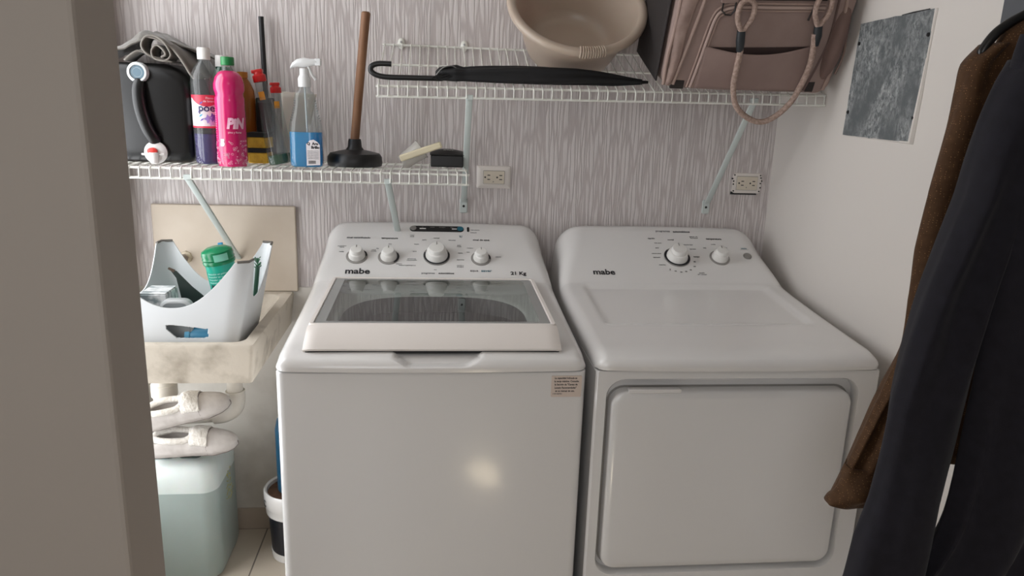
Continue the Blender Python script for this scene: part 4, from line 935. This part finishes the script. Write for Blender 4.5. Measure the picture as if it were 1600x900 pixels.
g = G(); g.tube(spline([(.002, UY-.012, 1.522), (.020, UY-.010, 1.541), (.045, UY-.006, 1.547), (.060, UY-.004, 1.538)], 5), .0045, n=8, flat=.4)
part('closure_strap', g, mat('grey_strap', '7c7b78', .7), um, label='grey strap near the handle')
g = G()
for k in range(7): g.tube([(.010+.006*k, UY-.016, 1.520+.003*(k % 3)), (-.012+.004*k, UY-.018, 1.512+.004*(k % 2))], .0016, n=6)
part('rib_tips', g, M_BLACK, um)

ba = thing('wash_basin', 'beige plastic wash basin tilted towards the room on the upper shelf', 'basin', (.396, -.2, 1.6))
M_BAS = mat('beige_basin_plastic', 'b5a596', .35, col2='ad9c8c', scale=4, sss=.05)
TH = 45
Mb = T(.393, -.198, 1.728) @ RX(TH)
prof_o = [(.005, -.158), (.120, -.158), (.128, -.152), (.140, -.12), (.158, -.06), (.172, -.012)]
prof_rim = [(.178, -.012), (.1955, -.014), (.1985, -.008), (.1975, .002), (.190, .006), (.180, .005), (.174, .000)]
prof_i = [(.170, -.010), (.154, -.062), (.136, -.12), (.126, -.142), (.114, -.150), (.100, -.153), (.005, -.153)]
g = G(); g.lathe(prof_o+[(.172, -.010)]+prof_rim+prof_i, Mb, n=80, sx=1.0); part('bowl', g, M_BAS, ba, smooth=60)
g = G()
for k in range(11):
    a = R(-90+(-13+20*k/10)+10); r0 = .198
    p = [(r0*math.cos(a)*s_, r0*math.sin(a)*s_, z) for s_, z in ((.90, .0055), (.945, .0075), (.985, .005), (1.004, -.004), (1.0, -.013))]
    g.tube([Mb @ Vector(q_) for q_ in p], .0030, n=8)
part('rim_grip', g, M_BAS, ba, label='ribbed grip on the rim')

# --- pink travel bag: local frame x along the shelf, y back, z up; leaning with the sagging shelf
bg = thing('travel_bag', 'dusty pink travel bag with rope handles standing on the upper shelf', 'bag', (.610, -.330, 1.511), rot=(R(22.6), 0, R(0)))
M_BAG = mat('dusty_pink_fabric', '96817a', .75, col2='8e7972', scale=14, bump=.12, bscale=300)
M_BAGL = mat('bag_piping', 'a18a80', .6)
M_BAGD = mat('bag_dark_panel', '2b2422', .7)
M_BAGS = mat('bag_side_fabric', '7a625b', .75, col2='6d5750', scale=10)
BW, BD, BH = .470, .265, .34
def bag_front(x, z, d=0):
    """front face of the bag: slightly puffed"""
    return Vector((x, -.004-.016*math.sin(PI*max(0, min(1, x/BW)))*math.sin(PI*max(0, min(1, z/BH)))-d, z))
g = G(); rings = []
for i in range(25):
    u = i/24; y = -.0+BD*u
    pf = math.sin(PI*u)
    lp = []
    for a, b in rrect(.0, BW, .0, BH, .035, 8, 10):
        lp.append(Vector((a + (-.012 if a < .05 else 0)*pf + (.006*pf if a > BW-.05 else 0), y, b + .002*nz(a, b, u, 9))))
    rings.append(lp)
fr0 = [[bag_front(BW/2+(a-BW/2)*k, BH/2+(b-BH/2)*k) for a, b in rrect(.0, BW, .0, BH, .035, 8, 10)] for k in (.02, .2, .4, .6, .8, .95)]
g.loft(fr0+rings, True, True, True); body_ = part('bag_body', g, M_BAG, bg, smooth=60)
# left end: dark open side pocket
g = G(); g.grid(lambda u, v: Vector((-.013-.007*math.sin(PI*u)*math.sin(PI*v), .014+.235*u, .012+.31*v)), 16, 16)
part('side_pocket', g, mat('dark_brown_mesh', '251f1e', .8), bg, smooth=180, solid=.004, label='dark side pocket at the left end')
def strip(pts, w, d=.002, nm='piping', m=M_BAGL, par=None, th=.0022, **k):
    path = spline([bag_front(x, z, d) for x, z in pts], 6)
    return part(nm, G().tube(path, w, n=8, **k), m, par or body_)
strip([(.002, .010), (.000, .08), (.004, .16), (.004, .24), (-.004, .33)], .0045)
strip([(.012, .008), (.014, .08), (.018, .16), (.022, .24), (.020, .33)], .0030)
strip([(.020, .010), (.026, .08), (.036, .17), (.048, .26), (.052, .33)], .0030)
strip([(.028, .012), (.040, .08), (.055, .17), (.066, .24), (.072, .33)], .0050)
# folded gusset with zip between the two pipings
g = G(); g.grid(lambda u, v: bag_front(.004+(.018+.040*v)*u+.004*math.sin(v*9), .012+.31*v, .002+.006*math.sin(PI*u)+.0015*nz(u*3, v*14, 2)), 8, 40)
part('gusset', g, mat('pale_pink_gusset', 'a68f86', .7, col2='917a72', scale=30), body_, smooth=180, solid=.002)
for o_ in (0, .009, .017):
    strip([(.068+o_, .006), (.076+o_, .07), (.084+o_*1.0, .14), (.092+o_, .19), (.108+o_*.6, .219-o_), (.150, .232-o_), (.25, .236-o_), (.385, .240-o_)], .0030 if o_ != .009 else .0042, .002+(.001 if o_ == .009 else 0), 'zip_piping', M_BAGL if o_ != .009 else mat('zip_pink', 'b39d94', .6))
strip([(.10, .2415), (.25, .246), (.385, .250)], .0016, .003, 'zip_line', M_BAGD)
strip([(.455, .012), (.462, .08), (.452, .17), (.440, .26), (.430, .33)], .0045)
strip([(.400, .008), (.415, .08), (.425, .15), (.420, .235), (.412, .33)], .0030, .002, 'piping', mat('bag_seam', '5f4b46', .7))
# front slip pocket
g = G()
def pk_(u, v):
    x = .088+.300*u; top = .122-.020*math.sin(PI*min(1, max(0, u)))+.014*u; z = .006+(top-.006)*v
    return bag_front(x, z, .004+.010*v*math.sin(PI*u))
g.grid(pk_, 30, 16); part('front_pocket', g, mat('pocket_fabric', '947e77', .75, col2='8c7670', scale=12, bump=.1, bscale=300), body_, smooth=180, solid=.0025)
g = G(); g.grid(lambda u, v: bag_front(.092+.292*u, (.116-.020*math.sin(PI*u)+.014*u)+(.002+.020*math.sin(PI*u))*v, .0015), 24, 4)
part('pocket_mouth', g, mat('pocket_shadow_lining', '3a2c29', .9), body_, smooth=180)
part('base_trim', G().box(.022, .060, -.006, .002, -.001, .024), M_BAGD, body_, bevel=.002)
part('base_trim', G().box(.405, .428, -.006, .002, .004, .034), M_BAGD, body_, bevel=.002)
# right end: soft folded side
g = G(); rings = []
for i in range(21):
    t_ = PI*i/20; zz = -math.cos(t_); rr_ = max(math.sin(t_), .02)**.7
    rings.append([Vector((BW-.022+.045*rr_*math.cos(a)*(1+.05*math.sin(3*a+zz*3)), .095+.128*rr_*math.sin(a), .138+.136*zz+.012*math.cos(a))) for a in [2*PI*j/36 for j in range(36)]])
g.loft(rings); part('side_gusset', g, M_BAGS, bg, smooth=180)
strip([(.478, .20), (.486, .15), (.494, .10), (.488, .05)], .0030, -.02, 'side_seam')
# D ring and zip pull
part('d_ring', G().tube([bag_front(.112, .236, .006), bag_front(.112, .214, .008), bag_front(.122, .205, .009), bag_front(.136, .205, .009), bag_front(.144, .216, .008), bag_front(.144, .236, .006)], .0022, n=8), mat('gunmetal', '3c3a3a', .3, metal=.8), bg)
part('strap_tab', G().box(.105, .150, -.022, -.012, .232, .248), M_BAG, bg, bevel=.002)
part('zip_pull', G().tube([bag_front(.352, .245, .006), bag_front(.350, .225, .007), bag_front(.346, .200, .006)], [.002, .002, .003], n=8), M_BAGD, bg)
# rope handle
M_ROPE = mat('pink_rope', 'b8a094', .85, col2='947d72', scale=160, bump=.8, bscale=320, stretch=(1, 1, 1))
rp = [(.168, .165), (.180, .125), (.184, .070), (.190, .020), (.208, -.030), (.245, -.063), (.290, -.078), (.328, -.062), (.362, -.020), (.378, .030), (.384, .085), (.378, .135), (.370, .170)]
pts = []
for k, (x, z) in enumerate(rp):
    pts.append(bag_front(x, max(z, 0), .016)+Vector((0, -.006*math.sin(PI*k/12)+(.0 if z > 0 else -.004), min(z, 0))))
hl = part('rope_handle', G().tube(spline(pts, 8), .0078, n=12), M_ROPE, bg)
for (x, z0, z1) in ((.170, .170, .118), (.374, .190, .140)):
    part('handle_wrap', G().tube([bag_front(x, z0, .016), bag_front(x+(.004 if x < .2 else .005), (z0+z1)/2, .017), bag_front(x+(.010 if x < .2 else .007), z1, .016)], [.0105, .0115, .0095], n=14), mat('dark_slate_leather', '262a2e', .5), hl)
for (x, z0) in ((.168, .165), (.370, .185)):
    lpth = spline([bag_front(x+.004, z0, .018), bag_front(x-.016, z0+.035, .018), bag_front(x-.014, z0+.068, .014), bag_front(x+.004, z0+.080, .012), bag_front(x+.022, z0+.068, .014), bag_front(x+.020, z0+.035, .018), bag_front(x+.002, z0, .018)], 7)
    part('rope_loop', G().tube(lpth, .0068, n=10), M_ROPE, hl)

# ------------------------------------------------------------------ clothes hanging at the right
def fabric(name, c1, c2, dots=None, sc=900):
    m = bpy.data.materials.new(name); m.use_nodes = True; nt = m.node_tree; N = nt.nodes; L = nt.links; b = N['Principled BSDF']
    tc = N.new('ShaderNodeTexCoord'); n1 = N.new('ShaderNodeTexNoise'); n1.inputs['Scale'].default_value = 60; n1.inputs['Detail'].default_value = 6; L.new(tc.outputs['Object'], n1.inputs['Vector'])
    cr = N.new('ShaderNodeValToRGB'); cr.color_ramp.elements[0].color = lin(c1); cr.color_ramp.elements[1].color = lin(c2); cr.color_ramp.elements[0].position = .3; cr.color_ramp.elements[1].position = .7
    L.new(n1.outputs['Fac'], cr.inputs[0]); last = cr.outputs[0]
    if dots:
        v = N.new('ShaderNodeTexVoronoi'); v.inputs['Scale'].default_value = 250; v.inputs['Randomness'].default_value = .35; L.new(tc.outputs['Object'], v.inputs['Vector'])
        lt = N.new('ShaderNodeMath'); lt.operation = 'LESS_THAN'; lt.inputs[1].default_value = .16; L.new(v.outputs['Distance'], lt.inputs[0])
        mx = N.new('ShaderNodeMix'); mx.data_type = 'RGBA'; L.new(lt.outputs[0], mx.inputs[0]); L.new(last, mx.inputs[6]); mx.inputs[7].default_value = lin(dots); last = mx.outputs[2]
    L.new(last, b.inputs['Base Color']); b.inputs['Roughness'].default_value = .85; b.inputs['Sheen Weight'].default_value = .05; b.inputs['Specular IOR Level'].default_value = .25
    n2 = N.new('ShaderNodeTexNoise'); n2.inputs['Scale'].default_value = sc; L.new(tc.outputs['Object'], n2.inputs['Vector'])
    bp = N.new('ShaderNodeBump'); bp.inputs['Strength'].default_value = .35; bp.inputs['Distance'].default_value = .0008; L.new(n2.outputs['Fac'], bp.inputs['Height']); L.new(bp.outputs[0], b.inputs['Normal'])
    return m
M_BROWN = fabric('brown_dotted_cotton', '3f2814', '4c341e', '8f6b45')
M_NAVY = fabric('dark_navy_fabric', '100e15', '17151d')
def garment_tube(rows, depth, seed, folds=5, amp=.10, n=48, sub=6, bend=0):
    """rows: (x, y, z, half width); rings of flattened ellipses with lengthwise folds"""
    g = G(); rings = []; m = len(rows)
    P = spline([r[:3] for r in rows], sub); Wd = []
    for k in range(len(P)):
        f = min(k/sub, m-1-1e-6); i = int(f); t_ = f-i; Wd.append(rows[i][3]*(1-t_)+rows[i+1][3]*t_)
    for k, p in enumerate(P):
        w_ = Wd[k]; ring = []; s_ = k/len(P)
        for j in range(n):
            a = 2*PI*j/n
            f_ = 1+amp*math.sin(folds*a+seed+3.0*s_)*(.6+.4*math.sin(s_*9+seed))+amp*.5*nz(math.cos(a)*1.5+seed, math.sin(a)*1.5, s_*5)
            ring.append(Vector((p.x+w_*math.cos(a)*(1+.03*math.sin(7*a+9*s_)), p.y+depth(s_)*math.sin(a)*f_+.012*math.sin(s_*7+seed)*abs(math.sin(a)), p.z+.002*math.sin(3*a)*0)))
        rings.append(ring)
    g.loft(rings, True, False, False); return g
rod_y = -1.3
# hanging rail (outside the frame) along the right wall
rl = thing('hanging_rail', 'metal hanging rail above the clothes at the right, out of view', 'rail', (1.0, -1.3, 1.82))
part('rail_tube', G().tube([(1.0, -.95, 1.80), (1.0, -2.1, 1.80)], .0125, n=16), M_STEEL, rl)
for y in (-.97, -2.08):
    part('rail_bracket', G().tube([(1.0, y, 1.80), (XR, y, 1.80)], .009, n=12), M_STEEL, rl)
def hanger(label, y, cz, pts2, r):
    t = thing('clothes_hanger', label, 'hanger', (1.0, y, 1.8), 'hangers on the rail')
    pts = spline([(1.0, y, cz-.012)]+[(a, y, b) for a, b in pts2], 6)
    part('shoulder_bar', G().tube(pts, [r]*(len(pts)-4)+[r*.9, r*.75, r*.5, r*.3], n=12), M_BLACK, t)
    part('shoulder_bar', G().tube(spline([(1.0, y, cz-.012), (1.04, y, cz-.022), (1.085, y, cz-.050)], 5), .012, n=12), M_BLACK, t)
    hook = [(1.0, y, cz-.012), (1.0, y, cz+.03)]+[(1.0+.0165*math.sin(a), y, 1.80-.0165*math.cos(a)+.000) for a in [R(d) for d in range(0, 271, 30)]]
    part('hook', G().tube([Vector(p) for p in hook], .002, n=8), M_STEEL, t)
# brown shirt
br = thing('brown_shirt', 'dark brown shirt with tiny gold dots on a hanger, behind the navy one', 'shirt', (1.0, -1.2, 1.6))
rows_b = [(0.919, -1.200, 1.571, 0.041), (0.903, -1.200, 1.540, 0.053), (0.898, -1.200, 1.501, 0.054), (0.893, -1.200, 1.440, 0.057), (0.881, -1.200, 1.335, 0.062), (0.873, -1.200, 1.236, 0.061), (0.869, -1.200, 1.145, 0.053), (0.855, -1.200, 1.052, 0.038), (0.824, -1.200, 0.968, 0.029), (0.806, -1.200, 0.881, 0.037), (0.790, -1.200, 0.824, 0.037), (0.764, -1.200, 0.758, 0.036),]
slb = part('sleeve', garment_tube(rows_b, lambda s_: .036-.010*s_, 1.3, folds=5, amp=.34), M_BROWN, br, smooth=180, solid=.0015)
part('cuff', garment_tube([(.792, -1.2, .832, .0385), (.778, -1.2, .795, .0385), (.7635, -1.2, .757, .0385)], lambda s_: .030, 1.3, folds=4, amp=.12), M_BROWN, slb, smooth=180, solid=.0015)
part('cuff_button', G().lathe([(.004, 0), (.004, .0015), (.0005, .0018)], T(.808, -1.2, .800) @ RY(90), n=12), M_PLASTICW, slb)
rows_t = [(.985, -1.2, 1.615, .050), (.985, -1.2, 1.590, .085), (.985, -1.2, 1.545, .100), (.985, -1.2, 1.40, .100), (.988, -1.2, 1.2, .098), (.990, -1.2, 1.0, .096), (.995, -1.2, .85, .095)]
part('torso', garment_tube(rows_t, lambda s_: .030+.02*s_, 2.1, folds=6, amp=.25), M_BROWN, br, smooth=180, solid=.0015)
hanger('black plastic hanger inside the brown dotted shirt', -1.2, 1.655, [(.955, 1.632), (.929, 1.616), (.905, 1.602), (.885, 1.585), (.871, 1.563), (.866, 1.548)], .0078)
# navy jacket
nv = thing('navy_shirt', 'long dark navy shirt hanging in front of the brown dotted shirt', 'shirt', (.95, -1.41, 1.6))
rows_n = [(0.791, -1.400, 1.531, 0.025), (0.782, -1.400, 1.502, 0.031), (0.774, -1.400, 1.459, 0.035), (0.770, -1.400, 1.408, 0.036), (0.768, -1.400, 1.347, 0.038), (0.758, -1.400, 1.273, 0.044), (0.748, -1.400, 1.208, 0.047), (0.740, -1.400, 1.131, 0.051), (0.733, -1.400, 1.051, 0.053), (0.729, -1.400, 0.968, 0.052), (0.721, -1.400, 0.883, 0.052), (0.712, -1.400, 0.817, 0.058), (0.705, -1.400, 0.749, 0.059), (0.694, -1.400, 0.679, 0.060),]
part('sleeve', garment_tube(rows_n, lambda s_: .040, 4.2, folds=4, amp=.30), M_NAVY, nv, smooth=180, solid=.0015)
rows_nb = [(0.887, -1.420, 1.562, 0.125), (0.901, -1.420, 1.522, 0.144), (0.905, -1.420, 1.447, 0.142), (0.925, -1.420, 1.271, 0.144), (0.933, -1.420, 1.078, 0.147), (0.943, -1.420, 0.867, 0.163), (0.931, -1.420, 0.754, 0.181), (0.928, -1.420, 0.660, 0.186),]
part('torso', garment_tube(rows_nb, lambda s_: .034+.022*s_, .6, folds=9, amp=.42, n=96), M_NAVY, nv, smooth=180, solid=.0015)
hanger('black plastic hanger inside the long navy shirt', -1.42, 1.62, [(.96, 1.600), (.90, 1.575), (.85, 1.550), (.82, 1.520)], .0078)
SC.render.film_transparent = False
